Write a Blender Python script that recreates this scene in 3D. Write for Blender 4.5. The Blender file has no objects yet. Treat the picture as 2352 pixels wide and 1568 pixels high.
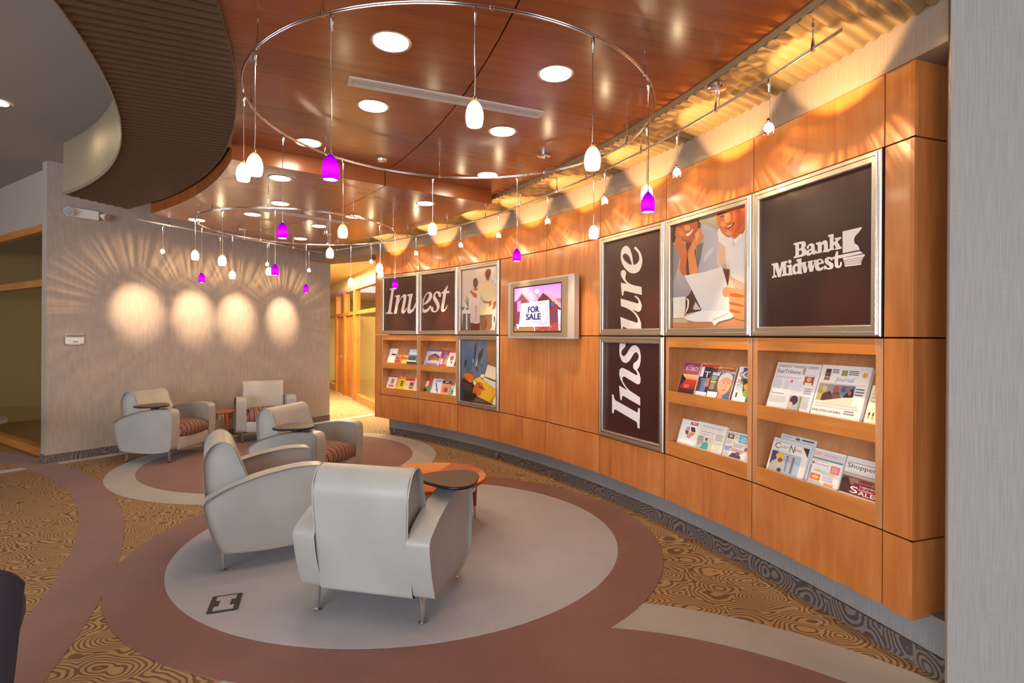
import bpy, bmesh, math, random
from mathutils import Vector, Matrix
random.seed(7)
rad = math.radians
SC = bpy.context.scene
COL = SC.collection

# ------------------------------------------------------------------ camera, view, world, daylight
FPX, CXP, HZP, EYE, ROLL = 1230.0, 1176.0, 770.0, 1.55, rad(0.35)
cam_d = bpy.data.cameras.new('camera')
cam_d.sensor_width = 36.0
cam_d.lens = FPX / 2352.0 * 36.0
cam_d.shift_y = -14.0 / 2352.0
cam_d.clip_start = 0.05
cam_o = bpy.data.objects.new('camera', cam_d)
cam_o.location = (0, 0, EYE)
cam_o.rotation_euler = (rad(90), -ROLL, 0)
COL.objects.link(cam_o)
SC.camera = cam_o
SC.view_settings.view_transform = 'Standard'
SC.view_settings.look = 'None'
SC.view_settings.exposure = 1.0
SC.view_settings.gamma = 1.0
SC.view_settings.use_curve_mapping = False

cy = SC.cycles          # light paths: enough for an interior, quick to trace
cy.max_bounces = 6; cy.diffuse_bounces = 3; cy.glossy_bounces = 3; cy.transmission_bounces = 2; cy.transparent_max_bounces = 10
cy.caustics_reflective = False; cy.caustics_refractive = False
cy.use_adaptive_sampling = True; cy.adaptive_threshold = 0.07

world = bpy.data.worlds.new('world')
SC.world = world
world.use_nodes = True
world.node_tree.nodes['Background'].inputs[0].default_value = (0.62, 0.78, 1.0, 1)
world.node_tree.nodes['Background'].inputs[1].default_value = 1.6

def area_light(name, loc, aim, sx, sy, power, col, parent=None):
    d = bpy.data.lights.new(name, 'AREA')
    d.shape = 'RECTANGLE'; d.size = sx; d.size_y = sy
    d.energy = power; d.color = col
    o = bpy.data.objects.new(name, d); COL.objects.link(o)
    o.location = loc
    o.rotation_euler = (Vector(aim) - Vector(loc)).to_track_quat('-Z', 'Y').to_euler()
    if parent: o.parent = parent
    return o

# daylight falling through the shopfront windows behind the camera
area_light('window_daylight', (-3.4, -4.3, 1.7), (-2.6, 4, 0.9), 6.5, 2.5, 330, (0.78, 0.87, 1.0))
area_light('window_daylight', (-12.15, 1.6, 1.95), (0, 3.4, 1.2), 4.0, 1.6, 120, (0.80, 0.88, 1.0))

# ------------------------------------------------------------------ geometry frame (metres)
WC = Vector((-8.349, -0.021)); RW = 10.474          # the whole room is laid out round this centre
def PP(u, v, z):
    """world point seen at photo pixel (u, v) on the level z"""
    du, dv = u - CXP, v - HZP
    c, s = math.cos(ROLL), math.sin(ROLL)
    x = du * c + dv * s; y = -du * s + dv * c
    t = (EYE - z) * FPX / y
    return Vector((x / FPX * t, t, z))
def zat(u, v, Y):
    """height of photo pixel (u, v) at depth Y"""
    du, dv = u - CXP, v - HZP
    y = -du * math.sin(ROLL) + dv * math.cos(ROLL)
    return EYE - y * Y / FPX
def pol(off, ang, z=0.0):
    r = RW + off; a = rad(ang)
    return Vector((WC.x + r * math.cos(a), WC.y + r * math.sin(a), z))
def ray_line(u, p0, p1):
    """distance along p0->p1 where the vertical plane through pixel column u meets it"""
    k = (u - CXP) / FPX
    d = (p1 - p0)
    # (p0.x + t d.x) = k (p0.y + t d.y)
    return (k * p0.y - p0.x) / (d.x - k * d.y)

def srgb(h):
    h = h.lstrip('#'); out = []
    for i in (0, 2, 4):
        c = int(h[i:i + 2], 16) / 255
        out.append(c / 12.92 if c <= 0.04045 else ((c + 0.055) / 1.055) ** 2.4)
    return tuple(out)

# ------------------------------------------------------------------ materials
MATS = {}
class NT:
    def __init__(s, m): s.t = m.node_tree
    def n(s, kind, **kw):
        nd = s.t.nodes.new(kind)
        for k, v in kw.items():
            if k.startswith('i_'):
                key = k[2:]; key = int(key) if key.isdigit() else key.replace('_', ' ')
                if hasattr(v, 'is_output') or isinstance(v, bpy.types.NodeSocket): s.t.links.new(v, nd.inputs[key])
                else: nd.inputs[key].default_value = v
            else: setattr(nd, k, v)
        return nd
    def math(s, op, a, b=0.0, c=None):
        nd = s.t.nodes.new('ShaderNodeMath'); nd.operation = op
        for i, v in enumerate((a, b) if c is None else (a, b, c)):
            if isinstance(v, (int, float)): nd.inputs[i].default_value = v
            else: s.t.links.new(v, nd.inputs[i])
        return nd.outputs[0]
    def mix(s, fac, a, b):
        nd = s.t.nodes.new('ShaderNodeMix'); nd.data_type = 'RGBA'
        for i, v in ((0, fac), (6, a), (7, b)):
            if isinstance(v, (int, float)): nd.inputs[i].default_value = v
            elif isinstance(v, tuple): nd.inputs[i].default_value = (*v[:3], 1)
            else: s.t.links.new(v, nd.inputs[i])
        return nd.outputs[2]
    def ramp(s, fac, stops, interp='LINEAR'):
        nd = s.t.nodes.new('ShaderNodeValToRGB'); cr = nd.color_ramp; cr.interpolation = interp
        while len(cr.elements) < len(stops): cr.elements.new(0.5)
        for e, (p, c) in zip(cr.elements, stops): e.position = p; e.color = (*c[:3], 1)
        s.t.links.new(fac, nd.inputs[0]); return nd.outputs[0]
    def xyz(s, x, y, z):
        nd = s.t.nodes.new('ShaderNodeCombineXYZ')
        for i, v in enumerate((x, y, z)):
            if isinstance(v, (int, float)): nd.inputs[i].default_value = v
            else: s.t.links.new(v, nd.inputs[i])
        return nd.outputs[0]
    def noise(s, vec, scale, detail=3.0, rough=0.55, dist=0.0):
        nd = s.t.nodes.new('ShaderNodeTexNoise')
        s.t.links.new(vec, nd.inputs['Vector'])
        nd.inputs['Scale'].default_value = scale; nd.inputs['Detail'].default_value = detail
        nd.inputs['Roughness'].default_value = rough; nd.inputs['Distortion'].default_value = dist
        return nd.outputs[0]
    def scalev(s, vec, sx, sy, sz):
        nd = s.t.nodes.new('ShaderNodeVectorMath'); nd.operation = 'MULTIPLY'
        s.t.links.new(vec, nd.inputs[0]); nd.inputs[1].default_value = (sx, sy, sz)
        return nd.outputs[0]
    def bump(s, h, strength, dist, bsdf):
        nd = s.t.nodes.new('ShaderNodeBump'); nd.inputs['Strength'].default_value = strength
        nd.inputs['Distance'].default_value = dist
        s.t.links.new(h, nd.inputs['Height']); s.t.links.new(nd.outputs[0], bsdf.inputs['Normal'])

def mat(name, col=(0.5, 0.5, 0.5), rough=0.5, metal=0.0, spec=0.5, coat=0.0, coat_r=0.1, emit=None, es=0.0, sheen=0.0):
    m = bpy.data.materials.new(name); m.use_nodes = True
    b = m.node_tree.nodes['Principled BSDF']
    if isinstance(col, str): col = srgb(col)
    b.inputs['Base Color'].default_value = (*col, 1)
    b.inputs['Roughness'].default_value = rough; b.inputs['Metallic'].default_value = metal
    b.inputs['Specular IOR Level'].default_value = spec
    b.inputs['Coat Weight'].default_value = coat; b.inputs['Coat Roughness'].default_value = coat_r
    if sheen: b.inputs['Sheen Weight'].default_value = sheen
    if emit is not None:
        b.inputs['Emission Color'].default_value = (*(srgb(emit) if isinstance(emit, str) else emit), 1)
        b.inputs['Emission Strength'].default_value = es
    MATS[name] = m
    return m
def bs(m): return m.node_tree.nodes['Principled BSDF']
def link_col(m, sock): m.node_tree.links.new(sock, bs(m).inputs['Base Color'])

def wood_mat(name, c0, c1, c2, rough=0.3, coat=0.3, axis='z', tint=0.25):
    m = mat(name, c1, rough, coat=coat, coat_r=0.12); t = NT(m)
    tc = t.n('ShaderNodeTexCoord'); oi = t.n('ShaderNodeObjectInfo')
    off = t.n('ShaderNodeVectorMath', operation='SCALE'); m.node_tree.links.new(oi.outputs['Random'], off.inputs['Scale'])
    off.inputs[0].default_value = (13.1, 7.7, 5.3)
    add = t.n('ShaderNodeVectorMath', operation='ADD')
    m.node_tree.links.new(tc.outputs['Object'], add.inputs[0]); m.node_tree.links.new(off.outputs[0], add.inputs[1])
    k = {'z': (9, 9, 0.8), 'x': (0.8, 9, 9), 'y': (9, 0.8, 9)}[axis]
    v = t.scalev(add.outputs[0], *k)
    g = t.noise(v, 1.6, 5, 0.6, 0.6)
    k2 = {'z': (2.2, 2.2, 0.9), 'x': (.9, 2.2, 2.2), 'y': (2.2, .9, 2.2)}[axis]
    b2 = t.noise(t.scalev(add.outputs[0], *k2), 1.7, 3, 0.5, 0.4)
    f = t.math('ADD', t.math('MULTIPLY', g, 0.6), t.math('MULTIPLY', b2, 0.5))
    c = t.ramp(f, [(0.30, srgb(c0)), (0.52, srgb(c1)), (0.75, srgb(c2))])
    link_col(m, c)
    t.bump(g, 0.05, 0.002, bs(m))
    return m

def polar_wood(name, c0, c1, c2, rough, plank):
    """veneer boards running out from the room's centre, as on the ceiling"""
    m = mat(name, c1, rough, coat=0.35, coat_r=0.18); t = NT(m)
    tc = t.n('ShaderNodeTexCoord'); sp = t.n('ShaderNodeSeparateXYZ'); m.node_tree.links.new(tc.outputs['Object'], sp.inputs[0])
    dx = t.math('SUBTRACT', sp.outputs[0], WC.x); dy = t.math('SUBTRACT', sp.outputs[1], WC.y)
    a = t.math('MULTIPLY', t.math('ARCTAN2', dy, dx), RW - 1.8)
    r = t.math('SQRT', t.math('ADD', t.math('MULTIPLY', dx, dx), t.math('MULTIPLY', dy, dy)))
    cell = t.math('FLOOR', t.math('DIVIDE', a, plank))
    cell2 = t.math('FLOOR', t.math('DIVIDE', t.math('ADD', r, t.math('MULTIPLY', cell, 1.73)), 2.6))
    wn = t.n('ShaderNodeTexWhiteNoise', noise_dimensions='3D'); m.node_tree.links.new(t.xyz(cell, cell2, 0.0), wn.inputs['Vector'])
    g = t.noise(t.xyz(t.math('MULTIPLY', a, 16.0), t.math('MULTIPLY', r, 0.9), cell), 1.5, 4, 0.6, 0.4)
    f = t.math('ADD', t.math('MULTIPLY', wn.outputs['Value'], 0.22), t.math('MULTIPLY', g, 0.75))
    link_col(m, t.ramp(f, [(0.22, srgb(c0)), (0.5, srgb(c1)), (0.85, srgb(c2))]))
    return m

wood_mat('maple', '#a35a28', '#bd7036', '#cf894a', 0.30, 0.35)
wood_mat('maple_rail', '#a9602a', '#bf7434', '#cf8a46', 0.35, 0.25, 'x')
wood_mat('rack_wood', '#a8683c', '#bb7c4c', '#cd9566', 0.4, 0.2)
wood_mat('door_wood', '#93501f', '#ab6529', '#c07c3a', 0.4, 0.2)
wood_mat('cherry', '#8a3a12', '#b0521c', '#c86a28', 0.3, 0.3)
wood_mat('veneer_light', '#c06818', '#dc8020', '#ea9a38', 0.28, 0.3, 'x')
wood_mat('veneer_dark', '#a84a18', '#c05a22', '#d06c30', 0.28, 0.3, 'y')
polar_wood('ceiling_wood', '#7a3c18', '#985023', '#ac6431', 0.27, 0.30)

def linen(name, c0, c1, rough=0.75):
    m = mat(name, c0, rough, spec=0.3); t = NT(m)
    tc = t.n('ShaderNodeTexCoord')
    sp = t.n('ShaderNodeSeparateXYZ'); m.node_tree.links.new(tc.outputs['Object'], sp.inputs[0])
    h = t.math('ADD', t.math('MULTIPLY', sp.outputs[0], 0.83), t.math('MULTIPLY', sp.outputs[1], -0.71))
    a = t.noise(t.xyz(t.math('MULTIPLY', h, 210.0), t.math('MULTIPLY', sp.outputs[2], 5.0), 0.0), 1.0, 2)
    b = t.noise(t.xyz(t.math('MULTIPLY', h, 6.0), t.math('MULTIPLY', sp.outputs[2], 200.0), 3.0), 1.0, 2)
    f = t.math('ADD', t.math('MULTIPLY', a, 0.75), t.math('MULTIPLY', b, 0.25))
    link_col(m, t.ramp(f, [(0.36, srgb(c0)), (0.64, srgb(c1))]))
    t.bump(f, 0.05, 0.002, bs(m))
    return m
linen('linen_wall', '#a3938a', '#ae9e94')
linen('linen_pale', '#a49c98', '#b1aaa5')
linen('linen_beam', '#8e7b6c', '#9a8778')
linen('linen_base', '#8b888b', '#9a979a')

def swirl(name, c0, c1, scale, ax, ay, az, rings=5.0, thr=0.5):
    """pattern carpet: packed ovals of concentric threads"""
    m = mat(name, c0, 0.95, spec=0.1); t = NT(m)
    tc = t.n('ShaderNodeTexCoord')
    v0 = t.scalev(tc.outputs['Object'], ax, ay, az)
    nz = t.n('ShaderNodeTexNoise'); m.node_tree.links.new(v0, nz.inputs['Vector']); nz.inputs['Scale'].default_value = scale * 0.9
    nz.inputs['Detail'].default_value = 2
    sub = t.n('ShaderNodeVectorMath', operation='SUBTRACT'); m.node_tree.links.new(nz.outputs['Color'], sub.inputs[0]); sub.inputs[1].default_value = (0.5,) * 3
    sc = t.n('ShaderNodeVectorMath', operation='SCALE'); m.node_tree.links.new(sub.outputs[0], sc.inputs[0]); sc.inputs['Scale'].default_value = 0.5 / scale
    ad = t.n('ShaderNodeVectorMath', operation='ADD'); m.node_tree.links.new(v0, ad.inputs[0]); m.node_tree.links.new(sc.outputs[0], ad.inputs[1])
    vo = t.n('ShaderNodeTexVoronoi'); vo.feature = 'SMOOTH_F1'; m.node_tree.links.new(ad.outputs[0], vo.inputs['Vector'])
    vo.inputs['Scale'].default_value = scale; vo.inputs['Smoothness'].default_value = 0.12
    d = t.math('ADD', t.math('MULTIPLY', vo.outputs['Distance'], rings * 6.283 * 1.4), t.math('MULTIPLY', nz.outputs[0], 1.5))
    f = t.math('ADD', t.math('MULTIPLY', t.math('SINE', d), 0.5), 0.5)
    pile = t.noise(tc.outputs['Object'], 260, 2)
    f2 = t.math('ADD', f, t.math('MULTIPLY', t.math('SUBTRACT', pile, 0.5), 0.5))
    link_col(m, t.ramp(f2, [(thr - 0.16, srgb(c0)), (thr + 0.12, srgb(c1))]))
    t.bump(pile, 0.25, 0.004, bs(m))
    return m
swirl('carpet_pattern', '#775844', '#ac8a64', 4.2, 0.85, 1.25, 1.0, 8.5, 0.38)
swirl('base_pattern', '#54494a', '#7c706a', 5.5, 1.0, 1.0, 1.0, 6.5, 0.5)

def carpet(name, c0, c1):
    m = mat(name, c0, 0.97, spec=0.1, sheen=0.15); t = NT(m)
    tc = t.n('ShaderNodeTexCoord')
    a = t.noise(tc.outputs['Object'], 300, 2); b = t.noise(tc.outputs['Object'], 2.2, 4)
    f = t.math('ADD', t.math('MULTIPLY', a, 0.5), t.math('MULTIPLY', b, 0.5))
    link_col(m, t.ramp(f, [(0.35, srgb(c0)), (0.65, srgb(c1))]))
    t.bump(a, 0.3, 0.004, bs(m))
    return m
carpet('carpet_brown', '#7c5145', '#8b5e51')
carpet('carpet_grey', '#a49ea3', '#b2acb0')
carpet('carpet_taupe', '#a1978d', '#aea59b')

mat('dark_gap', '#1d120c', 0.9)
mat('paint_white', '#e4e1de', 0.6)
mat('plaster', '#a39a97', 0.85, spec=0.2)
mat('corridor_paint', '#c8b58c', 0.8)
mat('office_paint', '#a88f5c', 0.8)
mat('office_carpet', '#a08958', 0.95)
mat('chrome', (0.78, 0.76, 0.76), 0.16, 1.0)
mat('satin_nickel', (0.66, 0.62, 0.58), 0.32, 1.0)
mat('aluminium', (0.50, 0.43, 0.37), 0.36, 1.0)
mat('steel_apron', (0.8, 0.8, 0.8), 0.12, 1.0)
mat('corrugated_brown', '#6e5a4c', 0.38, 0.6)
mat('corrugated_silver', '#a8926c', 0.38, 0.35)
mat('corrugated_drum', '#a4957c', 0.40, 0.6)
mat('vent_white', '#d5cdc8', 0.45)
mat('vent_dark', '#2e2b33', 0.6)
mat('white_plastic', '#e0dcd6', 0.4)
mat('grey_plastic', '#8d8a88', 0.45)
mat('dark_plastic', '#2b2326', 0.45)
mat('lcd', '#7d8376', 0.3)
mat('tablet_top', '#54402f', 0.33)
mat('tablet_edge', '#1c1718', 0.35)
mat('navy_fabric', '#382c35', 0.9)
mat('desk_top', '#6e655c', 0.4)
mat('floor_box', '#3b3330', 0.5)

def leather(name, c0, c1):
    m = mat(name, c0, 0.38, spec=0.45); t = NT(m)
    tc = t.n('ShaderNodeTexCoord')
    g = t.noise(tc.outputs['Object'], 220, 3); b = t.noise(tc.outputs['Object'], 3, 2)
    link_col(m, t.ramp(b, [(0.3, srgb(c0)), (0.7, srgb(c1))]))
    t.bump(g, 0.06, 0.002, bs(m))
    return m
leather('leather', '#a7a19c', '#b3ada8')
mat('leather_seam', '#9a948f', 0.45)

def stripes():
    m = mat('stripe_fabric', '#7a4a48', 0.85, spec=0.2); t = NT(m)
    tc = t.n('ShaderNodeTexCoord'); sp = t.n('ShaderNodeSeparateXYZ'); m.node_tree.links.new(tc.outputs['Object'], sp.inputs[0])
    f = t.math('FRACT', t.math('MULTIPLY', t.math('ADD', sp.outputs[0], 5.0), 1 / 0.062))
    A, B, C, D = srgb('#74494c'), srgb('#d2ab7c'), srgb('#4a3440'), srgb('#b98a70')
    link_col(m, t.ramp(f, [(0.0, A), (0.20, B), (0.27, C), (0.40, D), (0.48, A), (0.62, B), (0.68, C), (0.74, D), (0.80, C), (0.90, A)], 'CONSTANT'))
    return m
stripes()

def emis(name, col, strength):
    m = bpy.data.materials.new(name); m.use_nodes = True; t = m.node_tree
    t.nodes.remove(t.nodes['Principled BSDF'])
    e = t.nodes.new('ShaderNodeEmission'); e.inputs[0].default_value = (*(srgb(col) if isinstance(col, str) else col), 1); e.inputs[1].default_value = strength
    t.links.new(e.outputs[0], t.nodes['Material Output'].inputs[0]); MATS[name] = m
    return m, t, e
emis('downlight_glow', (1.0, 0.81, 0.57), 36.0)
emis('bulb_glow', (1.0, 0.80, 0.55), 40.0)
emis('spot_glow', (1.0, 0.74, 0.42), 40.0)
def shade_mat(name, stops, h):
    m, t, e = emis(name, (1, 1, 1), 1.0); n = NT(m)
    tc = n.n('ShaderNodeTexCoord'); sp = n.n('ShaderNodeSeparateXYZ'); t.links.new(tc.outputs['Object'], sp.inputs[0])
    f = n.math('DIVIDE', sp.outputs[2], h)
    nd = t.nodes.new('ShaderNodeValToRGB'); cr = nd.color_ramp
    while len(cr.elements) < len(stops): cr.elements.new(0.5)
    for el, (p, c) in zip(cr.elements, stops): el.position = p; el.color = (*c, 1)
    t.links.new(f, nd.inputs[0]); t.links.new(nd.outputs[0], e.inputs[0])
    return e
shade_mat('glass_white', [(0.0, (1.0, .72, .40)), (0.25, (1, .84, .56)), (0.6, (1, .80, .50)), (0.80, (.45, .26, .09)), (0.9, (.13, .055, .012)), (1.0, (.07, .025, .005))], 0.108).inputs[1].default_value = 7.0
shade_mat('glass_purple', [(0.0, (.40, .0, .62)), (0.35, (.72, .01, .9)), (0.6, (.55, .0, .80)), (0.85, (.22, .0, .50)), (1.0, (.12, .0, .3))], 0.108).inputs[1].default_value = 0.75

def glass(name, tint, rough=0.02, ior=1.5):
    m = bpy.data.materials.new(name); m.use_nodes = True; t = m.node_tree
    t.nodes.remove(t.nodes['Principled BSDF'])
    tr = t.nodes.new('ShaderNodeBsdfTransparent'); tr.inputs[0].default_value = (*tint, 1)
    gl = t.nodes.new('ShaderNodeBsdfGlossy'); gl.inputs['Roughness'].default_value = rough
    fr = t.nodes.new('ShaderNodeFresnel'); fr.inputs[0].default_value = ior
    ge = t.nodes.new('ShaderNodeNewGeometry'); fm = t.nodes.new('ShaderNodeMath'); fm.operation = 'SUBTRACT'; fm.inputs[0].default_value = 1.0
    t.links.new(ge.outputs['Backfacing'], fm.inputs[1])
    f2 = t.nodes.new('ShaderNodeMath'); f2.operation = 'MULTIPLY'; t.links.new(fr.outputs[0], f2.inputs[0]); t.links.new(fm.outputs[0], f2.inputs[1])
    mx = t.nodes.new('ShaderNodeMixShader')
    t.links.new(f2.outputs[0], mx.inputs[0]); t.links.new(tr.outputs[0], mx.inputs[1]); t.links.new(gl.outputs[0], mx.inputs[2])
    t.links.new(mx.outputs[0], t.nodes['Material Output'].inputs[0]); MATS[name] = m
glass('pane_glass', (0.95, 0.93, 0.88)); glass('picture_glass', (0.98, 0.98, 0.98), 0.30, 1.25)

def print_mat(name, rough, emitk=0.0):
    m = mat(name, (1, 1, 1), rough, spec=0.35)
    at = m.node_tree.nodes.new('ShaderNodeVertexColor'); at.layer_name = 'ink'
    link_col(m, at.outputs[0])
    if emitk:
        m.node_tree.links.new(at.outputs[0], bs(m).inputs['Emission Color']); bs(m).inputs['Emission Strength'].default_value = emitk
        bs(m).inputs['Specular IOR Level'].default_value = 0.2
print_mat('print_matte', 0.6); print_mat('print_satin', 0.35); print_mat('screen_print', 0.25, 0.27)

# ------------------------------------------------------------------ mesh builder
class MB:
    def __init__(s): s.v = []; s.f = []; s.c = []
    def add(s, vs, fs, col=None, M=None):
        b = len(s.v)
        for p in vs: s.v.append(tuple(M @ Vector(p)) if M is not None else tuple(p))
        for f in fs:
            s.f.append([b + i for i in f]); s.c.append(col)
        return s
    def box(s, x0, x1, y0, y1, z0, z1, M=None):
        vs = [(x, y, z) for z in (z0, z1) for y in (y0, y1) for x in (x0, x1)]
        return s.add(vs, [(0, 2, 3, 1), (4, 5, 7, 6), (0, 1, 5, 4), (2, 6, 7, 3), (0, 4, 6, 2), (1, 3, 7, 5)], M=M)
    def tube(s, path, r, n=8, closed=False, M=None, caps=True):
        pts = [Vector(p) for p in path]; m = len(pts); vs = []; fs = []
        prev = None
        for i, p in enumerate(pts):
            if closed: t = pts[(i + 1) % m] - pts[i - 1]
            else: t = pts[min(i + 1, m - 1)] - pts[max(i - 1, 0)]
            t.normalize()
            ref = Vector((0, 0, 1)) if abs(t.z) < 0.9 else Vector((1, 0, 0))
            a = t.cross(ref).normalized(); b = t.cross(a).normalized()
            rr = r[i] if isinstance(r, (list, tuple)) else r
            for k in range(n):
                th = 2 * math.pi * k / n
                vs.append(p + a * (rr * math.cos(th)) + b * (rr * math.sin(th)))
        for i in range(m if closed else m - 1):
            j = (i + 1) % m
            for k in range(n):
                l = (k + 1) % n
                fs.append((i * n + k, i * n + l, j * n + l, j * n + k))
        if not closed and caps:
            fs.append(tuple(range(n))[::-1]); fs.append(tuple((m - 1) * n + k for k in range(n)))
        return s.add(vs, fs, M=M)
    def lathe(s, prof, n=24, c=(0, 0, 0), M=None, cap0=True, cap1=True):
        vs = []; fs = []; m = len(prof)
        for (r, z) in prof:
            for k in range(n):
                th = 2 * math.pi * k / n
                vs.append((c[0] + r * math.cos(th), c[1] + r * math.sin(th), c[2] + z))
        for i in range(m - 1):
            for k in range(n):
                l = (k + 1) % n
                fs.append((i * n + k, i * n + l, (i + 1) * n + l, (i + 1) * n + k))
        if cap0: fs.append(tuple(range(n))[::-1])
        if cap1: fs.append(tuple((m - 1) * n + k for k in range(n)))
        return s.add(vs, fs, M=M)
    def prism(s, poly, a0, a1, axis='z', M=None):
        """extrude a 2-D outline along an axis; outline axes: z->(x,y)  y->(x,z)  x->(y,z)"""
        def P(p, a): return {'z': (p[0], p[1], a), 'y': (p[0], a, p[1]), 'x': (a, p[0], p[1])}[axis]
        n = len(poly); vs = [P(p, a0) for p in poly] + [P(p, a1) for p in poly]
        fs = [tuple(range(n))[::-1], tuple(range(n, 2 * n))]
        for i in range(n):
            j = (i + 1) % n; fs.append((i, j, n + j, n + i))
        return s.add(vs, fs, M=M)
    def grid(s, rows):
        n = len(rows[0]); vs = [p for r in rows for p in r]; fs = []
        for i in range(len(rows) - 1):
            for k in range(n - 1): fs.append((i * n + k, i * n + k + 1, (i + 1) * n + k + 1, (i + 1) * n + k))
        return s.add(vs, fs)
    def mesh(s, name, bevel=None, seg=2, smooth=None, recalc=True):
        me = bpy.data.meshes.new(name); me.from_pydata(s.v, [], s.f)
        if any(c is not None for c in s.c):
            ca = me.color_attributes.new('ink', 'FLOAT_COLOR', 'CORNER')
            li = 0
            for f, c in zip(s.f, s.c):
                for k in range(len(f)):
                    cc = c[k] if isinstance(c, list) else (c or (1, 1, 1))
                    ca.data[li].color = (*cc, 1); li += 1
        if bevel or recalc:
            bm = bmesh.new(); bm.from_mesh(me)
            if recalc: bmesh.ops.recalc_face_normals(bm, faces=bm.faces)
            if bevel:
                es = [e for e in bm.edges if len(e.link_faces) == 2 and e.calc_face_angle(0) > rad(25)]
                bmesh.ops.bevel(bm, geom=es, offset=bevel, segments=seg, profile=0.5, affect='EDGES', clamp_overlap=True)
            bm.to_mesh(me); bm.free()
        if smooth is not None:
            for p in me.polygons: p.use_smooth = True
            me.set_sharp_from_angle(angle=rad(smooth))
        return me
    def build(s, name, material, parent=None, bevel=None, seg=2, smooth=None, recalc=True, M=None):
        return obj(name, s.mesh(name, bevel, seg, smooth, recalc), material, parent, M)

def obj(name, me, material, parent=None, M=None):
    o = bpy.data.objects.new(name, me); COL.objects.link(o)
    if material is not None and not me.materials: me.materials.append(MATS[material])
    if parent is not None: o.parent = parent
    if M is not None: o.matrix_basis = M
    return o
def tag(o, label=None, cat=None, group=None, kind=None):
    if label: o['label'] = label
    if cat: o['category'] = cat
    if group: o['group'] = group
    if kind: o['kind'] = kind
    return o
def thing(name, label, cat, M=None, group=None):
    o = bpy.data.objects.new(name, None); o.empty_display_size = 0.1; COL.objects.link(o)
    if M is not None: o.matrix_basis = M
    return tag(o, label, cat, group)
def struct(o, label=None): return tag(o, label, kind='structure')
def TR(x, y, z, rz=0.0): return Matrix.Translation((x, y, z)) @ Matrix.Rotation(rz, 4, 'Z')
def copy_tree(o, parent=None, M=None):
    c = o.copy(); COL.objects.link(c)
    if parent is not None: c.parent = parent
    if M is not None: c.matrix_basis = M
    for ch in list(o.children): copy_tree(ch, c)
    return c
def crom(pts, n=6, closed=True):
    """smooth outline through the given points"""
    out = []; m = len(pts)
    rng = range(m) if closed else range(m - 1)
    for i in rng:
        p0, p1, p2, p3 = (pts[(i - 1) % m], pts[i], pts[(i + 1) % m], pts[(i + 2) % m]) if closed else (pts[max(i - 1, 0)], pts[i], pts[i + 1], pts[min(i + 2, m - 1)])
        for k in range(n):
            t = k / n
            out.append(tuple(0.5 * ((2 * b) + (-a + c) * t + (2 * a - 5 * b + 4 * c - d) * t * t + (-a + 3 * b - 3 * c + d) * t ** 3) for a, b, c, d in zip(p0, p1, p2, p3)))
    if not closed: out.append(tuple(pts[-1]))
    return out
# ------------------------------------------------------------------ floor and inlaid carpet
m = MB(); m.box(-16, 6, -5.0, 20, -0.1, 0.0)
floor = struct(m.build('floor', 'carpet_pattern'), 'tan and brown swirl pattern carpet')
def inlay(name, poly, level, material, label=None):
    m = MB(); m.add([(p[0], p[1], 0.0) for p in poly] + [(p[0], p[1], 0.001 * level) for p in poly],
                    [tuple(range(len(poly), 2 * len(poly)))] + [(i, (i + 1) % len(poly), len(poly) + (i + 1) % len(poly), len(poly) + i) for i in range(len(poly))])
    o = m.build(name, material, floor, recalc=True)
    if label: o['label'] = label
    return o
def oval(cx, cy, a, b, n=96, a0=0.0, a1=360.0): return [(cx + a * math.cos(rad(a0 + (a1 - a0) * k / n)), cy + b * math.sin(rad(a0 + (a1 - a0) * k / n))) for k in range(n + (a1 - a0 < 360))]
PL0, PL1 = Vector((-5.50, 6.32)), Vector((-3.28, 9.65))
LD = (PL1 - PL0).normalized(); LN = Vector((LD.y, -LD.x))       # along the left wall, and out of it into the room
def lw(s, d): return PL0 + LD * s + LN * d
inlay('carpet_border', [lw(-2.2, 0.0), lw(-2.2, 0.16), lw(9.0, 0.16), lw(9.0, 0.0)], 1, 'carpet_taupe', 'grey carpet border along the left wall')
o_ = oval(-9.328, -0.292, 7.734, 7.734, 90, -20, 80); i_ = oval(-9.028, -0.007, 7.032, 7.032, 90, -20, 80)
inlay('carpet_band', o_ + i_[::-1], 2, 'carpet_brown', 'long curved brown carpet band at the left')
inlay('carpet_disc', oval(-2.79, 6.68, 1.83, 1.83), 3, 'carpet_taupe', 'grey rim of the far carpet circle')
inlay('carpet_disc', oval(-2.82, 6.72, 1.556, 1.556), 4, 'carpet_brown', 'brown centre of the far carpet circle')
inlay('carpet_disc', oval(0.33, 1.08, 2.077, 2.077), 3, 'carpet_taupe', 'grey rim of the nearest carpet circle')
inlay('carpet_disc', oval(0.33, 1.08, 1.77, 1.77), 4, 'carpet_brown', 'brown centre of the nearest carpet circle')
inlay('carpet_disc', oval(-0.80, 4.13, 1.91, 1.80), 5, 'carpet_brown', 'wide brown ring round the grey carpet circle')
inlay('carpet_disc', oval(-0.80, 4.13, 1.60, 1.50), 6, 'carpet_grey', 'blue grey carpet circle under the nearest armchairs')
FZ = 0.006

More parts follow.
